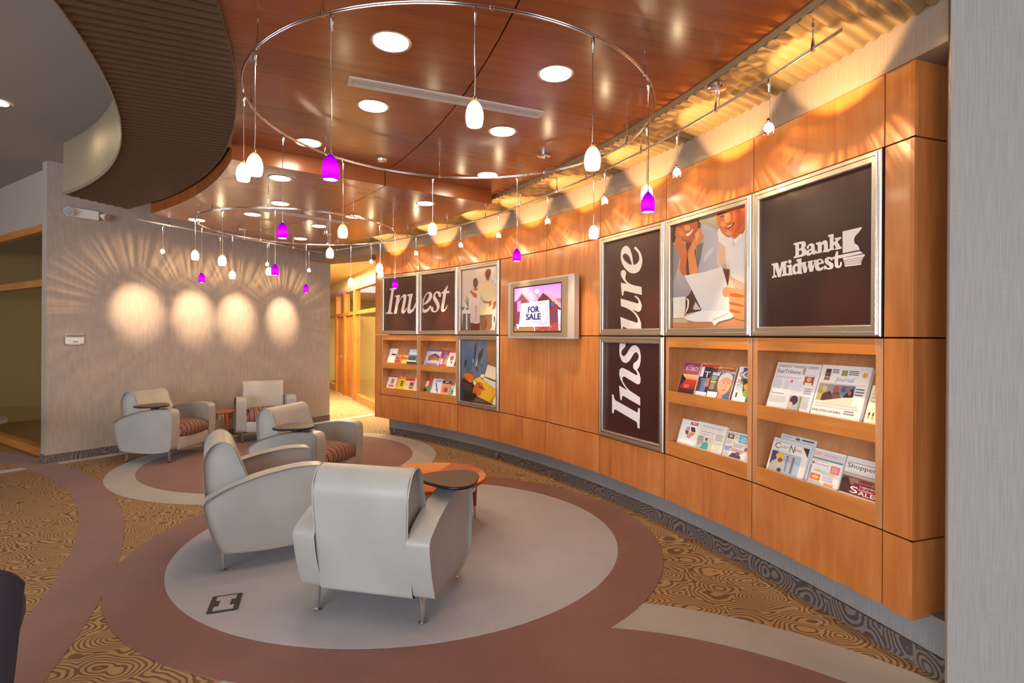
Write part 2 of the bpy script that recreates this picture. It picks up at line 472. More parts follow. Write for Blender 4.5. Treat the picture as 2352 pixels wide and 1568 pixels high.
# ------------------------------------------------------------------ curved panelled wall on the right
A0, AST = 52.9, (52.9 - 14.42) / 8
def node(k): return pol(0, A0 - AST * k)
def facet(i, z=0.0, a=None, b=None):
    p = a if a is not None else node(i); q = b if b is not None else node(i + 1)
    x = (q - p); L = x.length; x.normalize(); y = Vector((-x.y, x.x, 0))
    if a is None and y.dot((p.xy - WC).to_3d()) < 0: y = -y
    M = Matrix(((x.x, y.x, 0, p.x), (x.y, y.y, 0, p.y), (0, 0, 1, z), (0, 0, 0, 1)))
    return M, L
Z0, Z1, Z2, Z3, Z4 = 0.26, 0.62, 1.55, 2.47, 2.82
def arc_strip(mb, off0, off1, a0, a1, z0, z1, n=48):
    """solid ring segment"""
    vs = []; fs = []
    for k in range(n + 1):
        a = a0 + (a1 - a0) * k / n
        for off, z in ((off0, z0), (off1, z0), (off1, z1), (off0, z1)): vs.append(pol(off, a, z))
    for k in range(n):
        b = 4 * k
        for i in range(4):
            j = (i + 1) % 4; fs.append((b + i, b + j, b + 4 + j, b + 4 + i))
    fs.append((0, 1, 2, 3)); fs.append((4 * n, 4 * n + 3, 4 * n + 2, 4 * n + 1))
    mb.add(vs, fs)
m = MB(); arc_strip(m, 0.26, 0.34, 12.2, 53.5, 0.0, 3.1)
arc_strip(m, 0.12, 0.27, 12.2, 52.35, 0.0, Z0 + 0.01)
wall_right = struct(m.build('wall_right', 'linen_base', smooth=30), 'long curved wall with maple panels')
m = MB(); arc_strip(m, 0.02, 0.255, 13.75, 53.5, Z0 + 0.004, Z0 + 0.02); arc_strip(m, 0.245, 0.258, 13.75, 53.5, Z0 + 0.01, Z4 - 0.01)
arc_strip(m, 0.02, 0.255, 13.75, 53.5, Z4 - 0.03, Z4 - 0.012)
m.build('panel_backing', 'dark_gap', wall_right)
m = MB(); arc_strip(m, 0.105, 0.125, 12.2, 52.45, 0.0, 0.10)
struct(m.build('baseboard_right', 'base_pattern', smooth=30), 'dark swirl carpet baseboard under the panelled wall')
m = MB(); arc_strip(m, -0.012, 0.50, 12.75, 62.6, Z4, 3.034, 60)
m.build('header_beam', 'linen_beam', wall_right, smooth=30)
G = 0.004
def wpanel(M, x0, x1, z0, z1, mtl='maple', th=0.02):
    b = MB(); b.box(x0 + G, x1 - G, 0, th, z0 + G, z1 - G)
    return b.build('panel', mtl, wall_right, bevel=0.0015, seg=1, M=M)
for i in range(8):
    M, L = facet(i)
    wpanel(M, 0, L, Z0 - G, Z1); wpanel(M, 0, L, Z3, Z4 + G)
    if i in (3, 4):
        wpanel(M, 0, L, Z1, Z2); wpanel(M, 0, L, Z2, Z3)
    else:   # dark lining behind frames and racks
        pass
# end slivers and their returns
pr0 = node(8); pr1 = pol(0, 13.6); pr2 = pr1 + Vector((0.948, 0.317, 0)) * 0.42
pl1 = node(0); pl0 = pol(0, A0 + 0.82); plb = pol(0.27, A0 + 0.72)
for (a, b) in ((pr0, pr1), (pr1, pr2), (pl0, pl1), (plb, pl0)):
    M, L = facet(0, 0, a, b)
    x = (b - a).normalized(); y = Vector((-x.y, x.x, 0))
    M = Matrix(((x.x, y.x, 0, a.x), (x.y, y.y, 0, a.y), (0, 0, 1, 0), (0, 0, 0, 1)))
    for z0, z1 in ((Z0 - G, Z1), (Z1, Z2), (Z2, Z3), (Z3, Z4 + G)):
        e0 = -G if b is pl0 or a is pr1 else 0; e1 = L + G if a is pr0 or a is plb or a is pr1 else L
        b_ = MB(); b_.box((0 if (a is pr1 or a is plb) else G if a is not pl0 else 0), (L if (a is pr0 or a is plb or a is pr1) else L - G), 0, 0.02, z0 + G, z1 - G)
        b_.build('panel', 'maple', wall_right, M=M)

# ------------------------------------------------------------------ left wall, its end, and the walls round the room
def wall_box(p0, p1, back, z0, z1, name, mtl):
    """p0->p1 is the face; 'back' metres of thickness on its far side"""
    d = (p1 - p0).normalized(); n = Vector((-d.y, d.x))
    poly = [p0, p1, p1 + n * back, p0 + n * back]
    b = MB(); b.prism([tuple(p) for p in poly], z0, z1, 'z')
    return b.build(name, mtl)
wall_left = struct(wall_box(PL0, PL1, 0.15, 0, 3.58, 'wall_left', 'linen_wall'), 'taupe linen wall washed by four spotlights')
def base_run(p0, p1, name, label):
    d = (p1 - p0).normalized(); n = Vector((-d.y, d.x))
    b = MB(); b.prism([tuple(p) for p in (p0 - n * 0.012, p1 - n * 0.012, p1 + n * 0.001, p0 + n * 0.001)], 0, 0.10, 'z')
    return struct(b.build(name, 'base_pattern'), label)
base_run(PL0 - LD * 0.012, PL1, 'baseboard_left', 'dark swirl carpet baseboard along the left wall')
base_run(PL0 - LN * 0.15, PL0 - LN * 0.0, 'baseboard_left_end', 'short baseboard on the end of the left wall')
FR0 = Vector((1.825, 2.235)); FRD = Vector((0.80, -0.60))
wall_front = struct(wall_box(FR0, FR0 + FRD * 6.0, 0.35, 0, 3.2, 'wall_front_right', 'linen_pale'), 'pale linen wall at the right edge')
base_run(FR0, FR0 + FRD * 6.0, 'baseboard_front_right', 'baseboard of the pale wall at the right edge')
bk = MB()       # window wall behind the camera
for x0, x1, z0, z1 in ((-14, 6, -0.0, 0.35), (-14, 6, 2.9, 3.6), (-14, -7.0, .35, 2.9), (0.2, 6, .35, 2.9), (-5.0, -4.8, .35, 2.9), (-2.6, -2.4, .35, 2.9)):
    bk.box(x0, x1, -4.2, -4.0, z0, z1)
struct(bk.build('wall_back', 'linen_pale'))
for k, (x0, x1) in enumerate(((-7.0, -5.0), (-4.8, -2.6), (-2.4, 0.2))):
    b = MB()
    for q in ((x0, x0 + .05, .35, 2.9), (x1 - .05, x1, .35, 2.9), (x0 + .05, x1 - .05, .35, .40), (x0 + .05, x1 - .05, 2.85, 2.9), (x0 + .05, x1 - .05, 2.0, 2.05)):
        b.box(q[0], q[1], -4.16, -4.08, q[2], q[3])
    w = struct(b.build('window_%d' % (k + 4), 'white_plastic'))
    MB().box(x0 + .05, x1 - .05, -4.125, -4.12, .4, 2.85).build('pane', 'pane_glass', w)

lf = MB()       # far side of the banking hall, with its own windows
for y0, y1, z0, z1 in ((-4.2, 14, 0, 1.1), (-4.2, 14, 2.8, 3.6), (-4.2, -.4, 1.1, 2.8), (3.6, 14, 1.1, 2.8), (1.5, 1.7, 1.1, 2.8)): lf.box(-12.0, -11.8, y0, y1, z0, z1)
struct(lf.build('wall_far_left', 'corridor_paint'))
for k, (y0, y1) in enumerate(((-.4, 1.5), (1.7, 3.6))):
    b = MB()
    for q in ((y0, y0 + .06, 1.1, 2.8), (y1 - .06, y1, 1.1, 2.8), (y0 + .06, y1 - .06, 1.1, 1.16), (y0 + .06, y1 - .06, 2.74, 2.8), (y0 + .06, y1 - .06, 2.1, 2.16)): b.box(-11.95, -11.85, q[0], q[1], q[2], q[3])
    w = struct(b.build('window_%d' % (k + 8), 'white_plastic'))
    MB().box(-11.905, -11.90, y0 + .06, y1 - .06, 1.16, 2.74).build('pane', 'pane_glass', w)

# ------------------------------------------------------------------ ceiling
m = MB(); m.box(-16, 6, -5, 20, 3.58, 3.68)
ceiling = struct(m.build('ceiling', 'plaster'), 'grey plaster ceiling with lower wood and corrugated metal clouds')
def cloud(name, o0, o1, a0, a1, z0, z1, mtl, n=40):
    b = MB(); arc_strip(b, o0, o1, a0, a1, z0, z1, n)
    return b.build(name, mtl, ceiling, smooth=30)
CN, CF, CS = 3.05, 2.92, 3.03
STEP = 34.6
EP, ED = Vector((-4.15, 6.13)), Vector((0.32, 0.947)); EN = Vector((0.947, -0.32))    # the clouds stop along this line, short of the left wall
def edge_d(p): return (p.xy - EP).dot(EN)
def end_ang(off, shift=0.0):
    lo, hi = 40.0, 75.0
    for _ in range(40):
        md = (lo + hi) / 2
        if edge_d(pol(off, md)) > shift: lo = md
        else: hi = md
    return lo
def cloud2(name, o0, o1, a0, z0, z1, mtl, n=40, shift=0.0):
    e0, e1 = end_ang(o0, shift), end_ang(o1, shift); vs = []; fs = []
    for k in range(n + 1):
        t = k / n
        for off, z, e in ((o0, z0, e0), (o1, z0, e1), (o1, z1, e1), (o0, z1, e0)): vs.append(pol(off, a0 + (e - a0) * t, z))
    for k in range(n):
        for i in range(4):
            j = (i + 1) % 4; fs.append((4 * k + i, 4 * k + j, 4 * k + 4 + j, 4 * k + 4 + i))
    fs.append((0, 1, 2, 3)); fs.append((4 * n, 4 * n + 3, 4 * n + 2, 4 * n + 1))
    b = MB(); b.add(vs, fs); return b.build(name, mtl, ceiling, smooth=30)
cloud('wood_panel', -3.16, -1.763, -28, STEP + 1.0, CN, CN + 0.05, 'ceiling_wood')
cloud('wood_panel', -1.755, -0.487, -28, STEP + 1.0, CN, CN + 0.05, 'ceiling_wood')
cloud2('wood_panel', -3.02, -1.763, STEP, CF, CF + 0.14, 'ceiling_wood')
cloud2('wood_panel', -1.755, -0.60, STEP, CF, CF + 0.14, 'ceiling_wood')
def ribs(name, o0, o1, deg, a_lo, a_hi, z, mtl, pitch=0.068, amp=0.009, clip=True):
    """corrugated sheet: straight parallel ribs, cut to a curved strip"""
    u = Vector((math.cos(rad(deg)), math.sin(rad(deg)))); n = Vector((-u.y, u.x))
    r0, r1 = RW + o0, RW + o1; rows = []
    s0 = r1 * math.sin(rad(a_lo - deg)); s1 = r1 * math.sin(rad(a_hi - deg)); st = pitch / 8
    k = 0; s = s0
    while s < s1:
        if abs(s) < r0 * 0.999:
            t0, t1 = math.sqrt(r0 * r0 - s * s), math.sqrt(r1 * r1 - s * s)
            p = WC + n * s + u * t0; q = WC + n * s + u * t1
            if clip:                      # stop at the left wall
                dp, dq = edge_d(p) + 0.5, edge_d(q) + 0.5
                if dq < 0.01: break
                if dp < 0.01: p = p + (q - p) * ((0.01 - dp) / (dq - dp))
            zz = z + amp * math.cos(2 * math.pi * s / pitch)
            rows.append([(p.x, p.y, zz), (q.x, q.y, zz)])
        s += st
    b = MB(); b.grid(rows)
    return b.build(name, mtl, ceiling, smooth=60, recalc=False)
ribs('corrugated_soffit', -3.72, -3.05, 22.9, -25, 70, CS, 'corrugated_brown')
ribs('corrugated_soffit', -0.49, 0.0, 34.6, -20, 61.5, 3.013, 'corrugated_silver')
cloud('soffit_trim', -0.494, -0.488, -20, 61, 3.014, CN, 'corrugated_silver', 80)
cloud('soffit_trim', -3.052, -3.044, -20, end_ang(-3.05, -0.5), CS - 0.004, CS + 0.05, 'corrugated_brown', 80)
cloud('soffit_trim', -3.728, -3.720, -20, end_ang(-3.72, -0.5), CS - 0.012, CS + 0.02, 'corrugated_drum', 80)
rows = [[], []]; a = -25.0
while a < 63.0:      # upright corrugated drum between the soffit and the plaster
    arc = rad(a) * (RW - 3.72); dr = 0.006 * math.cos(2 * math.pi * arc / 0.05)
    if edge_d(pol(-3.72, a)) > -0.5:
        rows[0].append(pol(-3.72 + dr, a, CS)); rows[1].append(pol(-3.72 + dr, a, 3.58))
    a += 0.05 / 8 / (RW - 3.72) * 57.2958
m = MB(); m.grid(rows); m.build('corrugated_drum', 'corrugated_drum', ceiling, smooth=60, recalc=False)

# ------------------------------------------------------------------ glazed shopfront of the left office
S0 = Vector((-5.62, 6.53)); SD = Vector((-0.843, 0.538)).normalized(); SN = Vector((-SD.y, SD.x))
# local frame: x runs right-to-left seen from the room, y into the office
ybk = Vector((-SD.y, SD.x)); 
if ybk.dot(Vector((-0.6, 1.0))) < 0: ybk = -ybk
SM = Matrix(((SD.x, ybk.x, 0, S0.x), (SD.y, ybk.y, 0, S0.y), (0, 0, 1, 0), (0, 0, 0, 1)))
b = MB(); b.box(-0.2, 4.0, 0.0, 0.1, 0, 0.10); win1 = struct(b.build('window_1', 'maple_rail', M=SM), 'glazed office front with wood rails at the left edge')
for nm, z0, z1 in (('header_rail', 2.82, 2.91), ('transom_rail', 2.13, 2.215)):
    b = MB(); b.box(-0.2, 4.0, -0.005, 0.1, z0, z1); b.build(nm, 'maple_rail', win1)
for x0, x1, z0, z1 in ((-0.2, 0.62, .10, 2.13), (0.63, 2.3, .10, 2.13), (2.31, 4.0, .10, 2.13), (-0.2, 0.62, 2.215, 2.82), (.63, 2.3, 2.215, 2.82), (2.31, 4.0, 2.215, 2.82)):
    b = MB(); b.box(x0, x1, 0.045, 0.055, z0, z1); b.build('pane', 'pane_glass', win1)
b = MB(); b.box(-0.2, 4.0, 0.0, 0.12, 2.91, 3.58); struct(b.build('wall_office_front', 'linen_wall', M=SM), 'wall above the glazed office front')
b = MB(); b.box(0.1, 4.0, 3.2, 3.3, 0, 3.0); b.box(4.0, 4.1, 0, 3.2, 0, 3.0)
wo = struct(b.build('wall_office', 'office_paint', M=SM), 'tan wall inside the left office')
b = MB(); b.box(0.12, 4.0, 0.12, 3.2, 2.93, 2.99); struct(b.build('ceiling_office', 'plaster', M=SM))
b = MB(); b.box(0.12, 4.0, 3.17, 3.2, 0, 0.1); struct(b.build('baseboard_office', 'base_pattern', M=SM))
dl = bpy.data.lights.new('office_lamp', 'AREA'); dl.energy = 12; dl.size = 1.2; dl.color = (1, .82, .55)
ol = bpy.data.objects.new('office_lamp', dl); COL.objects.link(ol); ol.parent = wo; ol.matrix_basis = Matrix.Translation((1.2, 1.8, 2.9))
# light switch and a window blind seen through the glass
b = MB(); b.box(1.05, 1.5, 3.14, 3.19, 1.0, 2.2)
sw = struct(b.build('window_7', 'paint_white', M=SM), 'pale narrow window inside the left office')
b = MB(); b.box(1.12, 1.43, 3.12, 3.14, 1.72, 2.12); b.build('pane', 'white_plastic', sw)
b = MB(); b.box(2.02, 2.14, 3.185, 3.2, 1.05, 1.20)
tag(b.build('light_switch', 'white_plastic', M=SM, bevel=0.004), 'cream light switch plate inside the left office', 'switch')

# ------------------------------------------------------------------ corridor with its glazed timber front
C0, C1 = Vector((-2.72, 10.78)), Vector((-5.10, 15.19)); CD = (C1 - C0).normalized(); CNn = Vector((CD.y, -CD.x))
CM = Matrix(((CD.x, CNn.x, 0, C0.x), (CD.y, CNn.y, 0, C0.y), (0, 0, 1, 0), (0, 0, 0, 1)))   # y points into the offices (away from the corridor)
def cs(u): return ray_line(u, C0, C1) * (C1 - C0).length
HT, TT0, TT1 = 2.60, 2.02, 2.10
b = MB(); b.box(-1.6, 8.0, 0, 0.12, HT, HT + 0.09); win2 = struct(b.build('window_2', 'door_wood', M=CM), 'glazed timber corridor front with a row of transom lights')
b = MB(); b.box(-1.6, 8.0, 0.0, 0.12, TT0, TT1); b.build('transom_rail', 'door_wood', win2)
posts = [cs(813.5) , cs(790.5), cs(771.5)]
for s in posts:
    b = MB(); b.box(s - 0.09, s + 0.09, -0.01, 0.12, 0, HT); b.build('post', 'door_wood', win2)
b = MB(); b.box(-1.6, posts[0] - .09, 0.0, 0.12, 0, 0.16); b.build('sill', 'door_wood', win2)
b = MB(); b.box(posts[2] + .09, 8.0, 0.0, 0.12, 0, 0.16); b.build('sill', 'door_wood', win2)
for x0, x1, z0, z1 in ((-1.6, posts[0] - .09, .16, TT0), (posts[2] + .09, 8, .16, TT0), (-1.6, posts[0] - .09, TT1, HT), (posts[0] + .09, posts[1] - .09, TT1, HT), (posts[1] + .09, posts[2] - .09, TT1, HT), (posts[2] + .09, 8, TT1, HT)):
    b = MB(); b.box(x0, x1, 0.055, 0.065, z0, z1); b.build('pane', 'pane_glass', win2)
for k, (p, q) in enumerate(((posts[0], posts[1]), (posts[1], posts[2]))):
    b = MB(); b.box(p + .09, q - .09, 0.05, 0.10, 0.01, TT0)
    d = struct(b.build('door_%d' % (k + 1), 'door_wood', M=CM), ['nearer', 'farther'][k] + ' timber corridor door')
    h = MB(); h.tube([(p + .2, 0.05, 0.98), (p + .2, -0.02, 0.98), (p + .38, -0.02, 0.98)], 0.014, 8); h.lathe([(.03, 0), (.03, .012)], 16, M=Matrix.Translation((p + .2, 0.05, .98)) @ Matrix.Rotation(rad(90), 4, 'X'))
    h.build('handle', 'chrome', d)
b = MB(); b.box(-1.6, 8.0, 0.0, 0.12, HT + .09, 3.2); struct(b.build('wall_corridor', 'corridor_paint', M=CM), 'pale yellow wall above the corridor glazing')
b = MB(); b.box(-1.6, 8.0, 3.0, 3.1, 0, 3.2); b.box(-1.7, -1.6, 0, 3.1, 0, 3.2); b.box(posts[0] + .6, posts[0] + .7, .12, 3.0, 0, 2.0)
wc = struct(b.build('wall_corridor_office', 'office_paint', M=CM), 'tan wall seen through the corridor glazing')
b = MB(); b.box(-1.6, 8.0, 0.12, 3.0, 2.72, 2.78); struct(b.build('ceiling_corridor_office', 'paint_white', M=CM))
b2 = MB(); b2.prism([tuple(pol(0.27, 50).xy), tuple(pol(0.27, 61).xy), tuple(C1 + CD * 4), tuple(C0 - CD * 1.6), tuple(pol(1.9, 50).xy)], 2.95, 3.02)
struct(b2.build('ceiling_corridor', 'corridor_paint'))
b3 = MB(); b3.box(7.9, 8.0, -3.0, 3.1, 0, 3.0); b3.box(0.6, 8.0, -3.1, -3.0, 0, 3.0); struct(b3.build('wall_corridor_end', 'corridor_paint', M=CM))
# corridor side of the building beyond the left wall's end
E0 = PL1 + LD * 0.0 - LN * 0.15
b4 = MB(); b4.prism([tuple(E0), tuple(E0 - LN * 3.0 ), tuple(E0 - LN * 3.0 - LD * .1), tuple(E0 - LD * .1)], 0, 3.2); struct(b4.build('wall_corridor_side', 'corridor_paint'))
for k, (s, y, e) in enumerate(((0.6, 1.5, 130), (3.8, 1.5, 110))):
    d = bpy.data.lights.new('office_lamp', 'AREA'); d.energy = e; d.size = 1.3; d.color = (1, .88, .55)
    o = bpy.data.objects.new('office_lamp', d); COL.objects.link(o); o.parent = wc; o.matrix_basis = Matrix.Translation((s, y, 2.68))
d = bpy.data.lights.new('corridor_lamp', 'AREA'); d.energy = 190; d.size = 1.0; d.size_y = 3; d.shape = 'RECTANGLE'; d.color = (1, .88, .56)
o = bpy.data.objects.new('corridor_lamp', d); COL.objects.link(o); o.matrix_basis = CM @ Matrix.Translation((1.2, -0.9, 2.9)) @ Matrix.Rotation(rad(90), 4, 'Z')
o.parent = win2; o.matrix_basis = Matrix.Translation((1.2, -0.9, 2.9)) @ Matrix.Rotation(rad(90), 4, 'Z')
# ------------------------------------------------------------------ armchairs
def loft(mb, sections):
    """closed rings of equal length joined into a skin, ends capped"""
    n = len(sections[0]); vs = [p for sct in sections for p in sct]; fs = []
    for i in range(len(sections) - 1):
        for k in range(n):
            l = (k + 1) % n; fs.append((i * n + k, i * n + l, (i + 1) * n + l, (i + 1) * n + k))
    fs.append(tuple(range(n))[::-1]); fs.append(tuple((len(sections) - 1) * n + k for k in range(n)))
    mb.add(vs, fs)
def slab(outline, x0, x1, r, nseg=4):
    """side profile (y,z) given a width in x with rounded long edges"""
    cy = sum(p[0] for p in outline) / len(outline); cz = sum(p[1] for p in outline) / len(outline)
    # inward offset along vertex normals
    n = len(outline)
    area = sum(outline[i][0] * outline[(i + 1) % n][1] - outline[(i + 1) % n][0] * outline[i][1] for i in range(n))
    sg = 1 if area > 0 else -1
    def inset(d):
        out = []
        for i in range(n):
            p, a, b = Vector(outline[i]), Vector(outline[i - 1]), Vector(outline[(i + 1) % n])
            t = (b - a).normalized(); nn = Vector((-t.y, t.x)) * sg
            out.append(p + nn * d)
        return out
    secs = []
    for k in range(nseg + 1):
        th = math.pi / 2 * k / nseg
        secs.append([(x0 + r * (1 - math.sin(th)), q.x, q.y) for q in inset(r * (1 - math.cos(math.pi / 2 - th)) if False else r * (1 - math.sin(th)))] if False else
                    [(x0 + r * (1 - math.sin(th)), q.x, q.y) for q in inset(r * (1 - math.cos(math.pi / 2 * (1 - k / nseg)) if False else r * 0 + r * (1 - math.sqrt(max(0.0, 1 - (1 - math.sin(th)) ** 2)))) )])
    for k in range(nseg, -1, -1):
        th = math.pi / 2 * k / nseg
        secs.append([(x1 - r * (1 - math.sin(th)), q.x, q.y) for q in inset(r * (1 - math.sqrt(max(0.0, 1 - (1 - math.sin(th)) ** 2))))])
    m = MB(); loft(m, secs); return m
def path_round(pts, rr, n=4):
    """round the corners of a polygon; rr is one radius or a list"""
    out = []; m = len(pts)
    for i in range(m):
        p, a, b = Vector(pts[i]), Vector(pts[i - 1]), Vector(pts[(i + 1) % m])
        r = rr[i] if isinstance(rr, (list, tuple)) else rr
        u, v = (a - p), (b - p); d = min(r, u.length * 0.45, v.length * 0.45)
        u.normalize(); v.normalize()
        for k in range(n + 1):
            t = k / n
            q = (p + u * d) * (1 - t) ** 2 + p * (2 * t * (1 - t)) + (p + v * d) * t * t
            out.append((q.x, q.y))
    return out
# chair frame: x across (+x = sitter's left is -x here: front is -y, so sitter's right hand is -x), z up
def make_chair(name, label):
    c = thing(name, label, 'chair', group='grey leather club chairs')
    # side profile of an arm: y from front (-) to back (+)
    arm = path_round([(-0.36, 0.150), (-0.385, 0.42), (-0.375, 0.635), (-0.20, 0.648), (0.05, 0.612), (0.26, 0.545), (0.385, 0.475), (0.35, 0.30), (0.285, 0.135), (0.05, 0.112), (-0.18, 0.115)],
                     [.05, .1, .055, .12, .15, .15, .04, .15, .035, .15, .15], 4)
    for sx in (-1, 1):
        x0, x1 = (0.265, 0.395) if sx > 0 else (-0.395, -0.265)
        a = slab(arm, x0, x1, 0.022).build('arm', 'leather', c, smooth=50)
        # piped seam that follows the top edge on the outer side
        xs = (x1 - 0.006) if sx > 0 else (x0 + 0.006)
        top = crom([(-0.365, 0.60), (-0.345, 0.634), (-0.20, 0.643), (0.05, 0.607), (0.26, 0.540), (0.375, 0.470)], 4, False)
        m = MB(); m.tube([(xs, p[0], p[1] - 0.004) for p in top], 0.0028, 6); m.build('seam', 'leather_seam', a, smooth=60)
    back = path_round([(0.07, 0.42), (0.205, 0.79), (0.265, 0.835), (0.335, 0.815), (0.385, 0.72), (0.37, 0.45), (0.30, 0.13), (0.17, 0.13)],
                      [.05, .06, .06, .06, .12, .2, .03, .05], 4)
    bk = slab(back, -0.272, 0.272, 0.035, 5)
    # crown the back a little across its width
    bk.v = [(x * (1 + 0.05 * max(0, (z - 0.45) / 0.38)), y, z + 0.018 * (1 - (x / 0.27) ** 2) * max(0, (z - 0.5) / 0.33)) for x, y, z in bk.v]
    b = bk.build('backrest', 'leather', c, smooth=50)
    for sx in (-1, 1):
        pth = crom([(0.155, 0.66), (0.20, 0.775), (0.262, 0.828), (0.328, 0.81), (0.379, 0.72), (0.366, 0.45), (0.30, 0.16)], 4, False)
        m = MB(); m.tube([(sx * 0.262 * (1 + 0.05 * max(0, (p[1] - 0.45) / 0.38)), p[0], p[1] + 0.001) for p in pth], 0.0026, 6); m.build('seam', 'leather_seam', b, smooth=60)
    # seat cushion: crowned, bowed front
    secs = []
    nx = 16
    for i in range(nx + 1):
        u = -1 + 2 * i / nx; x = 0.262 * u
        e = max(0.0, 1 - abs(u) ** 6) ** 0.5
        f = -0.385 - 0.03 * (1 - u * u); t = 0.435 + 0.035 * (1 - u * u) * e
        lo = 0.29
        prof = path_round([(f + 0.02, lo), (f - 0.005, (lo + t) / 2), (f + 0.03, t - 0.012), (-0.15, t + 0.012), (0.12, t - 0.02), (0.14, lo)], [.03, .06, .05, .1, .03, .02], 4)
        secs.append([(x, p[0], p[1] if p[1] < 0.33 else 0.33 + (p[1] - 0.33) * (0.62 + 0.38 * e)) for p in prof])
    m = MB(); loft(m, secs); m.build('seat', 'stripe_fabric', c, smooth=60)
    m = MB(); m.box(-0.266, 0.266, -0.372, 0.20, 0.145, 0.30); m.build('front_rail', 'leather', c, bevel=0.012, smooth=50)
    for sx in (-1, 1):
        for y, top in ((-0.285, 0.14), (0.265, 0.15)):
            m = MB(); m.lathe([(0.020, 0), (0.022, 0.006), (0.012, 0.012), (0.0125, 0.04), (0.018, top)], 14, (sx * 0.312, y, 0)); m.build('leg', 'chrome', c, smooth=40)
    return c
def add_tablet(c, side, ang):
    """swivelling guitar-pick tablet over an arm; side -1 = the arm at -x"""
    r = []
    for k in range(48):
        t = 2 * math.pi * k / 48
        rr = 0.182 * (1 + 0.11 * math.cos(3 * t)) * (1.0 + 0.05 * math.cos(t))
        r.append((rr * math.cos(t) * 1.06, rr * math.sin(t) * 0.98))
    M = Matrix.Translation((side * 0.345, -0.10, 0.668)) @ Matrix.Rotation(ang, 4, 'Z')
    secs = []
    for d, z in ((0.012, 0.0), (0.003, 0.004), (0.0, 0.011), (0.0, 0.015), (0.004, 0.021)):
        secs.append([(p[0] * (1 - d / .182), p[1] * (1 - d / .182), z) for p in r])
    m = MB(); loft(m, secs); t = m.build('tablet', 'tablet_edge', c, smooth=40, M=M)
    m = MB(); m.prism([(p[0] * (1 - .005 / .182), p[1] * (1 - .005 / .182)) for p in r], 0.020, 0.0215); m.build('tablet_face', 'tablet_top', t)
    m = MB(); m.lathe([(0.045, -0.032), (0.045, -0.02), (0.02, -0.018), (0.02, 0.0)], 16, (0.0, -0.02, 0)); m.build('pivot', 'dark_plastic', t, smooth=40)
    return t
def chair_M(cx, cy, fx, fy): return TR(cx, cy, FZ, math.atan2(fy, fx) + math.pi / 2)
chair0 = make_chair('armchair', 'nearest grey leather armchair, its back to the camera, black tablet on its right arm')
for (M, lab, tab) in (
    (chair_M(-1.80, 3.90, 0.87, 0.49), 'grey leather armchair without a tablet, just left of the nearest armchair', None),
    (chair_M(-2.03, 5.35, 0.966, -0.26), 'middle grey leather armchair facing right with a dark tablet over its near arm', 0.5),
    (chair_M(-4.34, 6.74, 0.995, -0.10), 'grey leather armchair with a dark tablet, farthest left against the wall', 0.3),
    (chair_M(-3.70, 8.02, 0.50, -0.87), 'grey leather armchair facing the camera beside the small round side table', None)):
    c = copy_tree(chair0, M=M); c['label'] = lab
    if tab is not None: add_tablet(c, -1, tab)
chair0.matrix_basis = chair_M(-0.72, 3.20, 0.217, 0.976)
add_tablet(chair0, -1, 2.2)

# ------------------------------------------------------------------ tables
def round_table(name, label, M, R, H, apron_r, leg_r, nleg, a0, top_th, burst=True):
    t = thing(name, label, 'table', M)
    m = MB(); m.lathe([(R - 0.02, H - top_th), (R - 0.004, H - top_th + 0.004), (R, H - 0.008), (R - 0.004, H)], 64); tp = m.build('tabletop', 'cherry', t, smooth=40)
    for k in range(6 if burst else 0):      # starburst veneer
        a = 2 * math.pi * k / 6 + 0.25; b = 2 * math.pi * (k + 1) / 6 + 0.25
        pts = [(0, 0)] + [((R - 0.006) * math.cos(a + (b - a) * j / 12), (R - 0.006) * math.sin(a + (b - a) * j / 12)) for j in range(13)]
        mm = MB(); mm.prism(pts, H - 0.001, H + 0.0006); mm.build('veneer', 'veneer_light' if k % 2 else 'veneer_dark', tp)
    m = MB(); m.lathe([(apron_r - 0.006, H - top_th - 0.075), (apron_r, H - top_th - 0.075), (apron_r, H - top_th), (apron_r - 0.006, H - top_th)], 48, cap0=False, cap1=False); m.build('apron', 'steel_apron', t, smooth=40)
    for k in range(nleg):
        a = a0 + 2 * math.pi * k / nleg; dx, dy = math.cos(a), math.sin(a)
        top = Vector((leg_r * dx, leg_r * dy, H - top_th)); ft = Vector((leg_r * dx * 1.02, leg_r * dy * 1.02, 0.0)); mid = ft.lerp(top, 0.27)
        m = MB(); m.tube([mid, mid.lerp(top, .75), top], [0.013, 0.025, 0.026], 14); lg = m.build('leg', 'cherry', t, smooth=50)
        m = MB(); m.tube([ft, ft.lerp(mid, .05), mid], [0.008, 0.0095, 0.0125], 12); m.build('ferrule', 'chrome', lg, smooth=50)
    return t
round_table('coffee_table', 'low round coffee table with bright orange starburst veneer top', TR(-0.645, 4.30, FZ), 0.445, 0.415, 0.36, 0.40, 4, 0.58, 0.03)
round_table('side_table', 'small round cherry side table with a chrome apron between two armchairs', TR(-4.09, 7.50, FZ), 0.205, 0.46, 0.165, 0.178, 3, -0.55, 0.022, False)

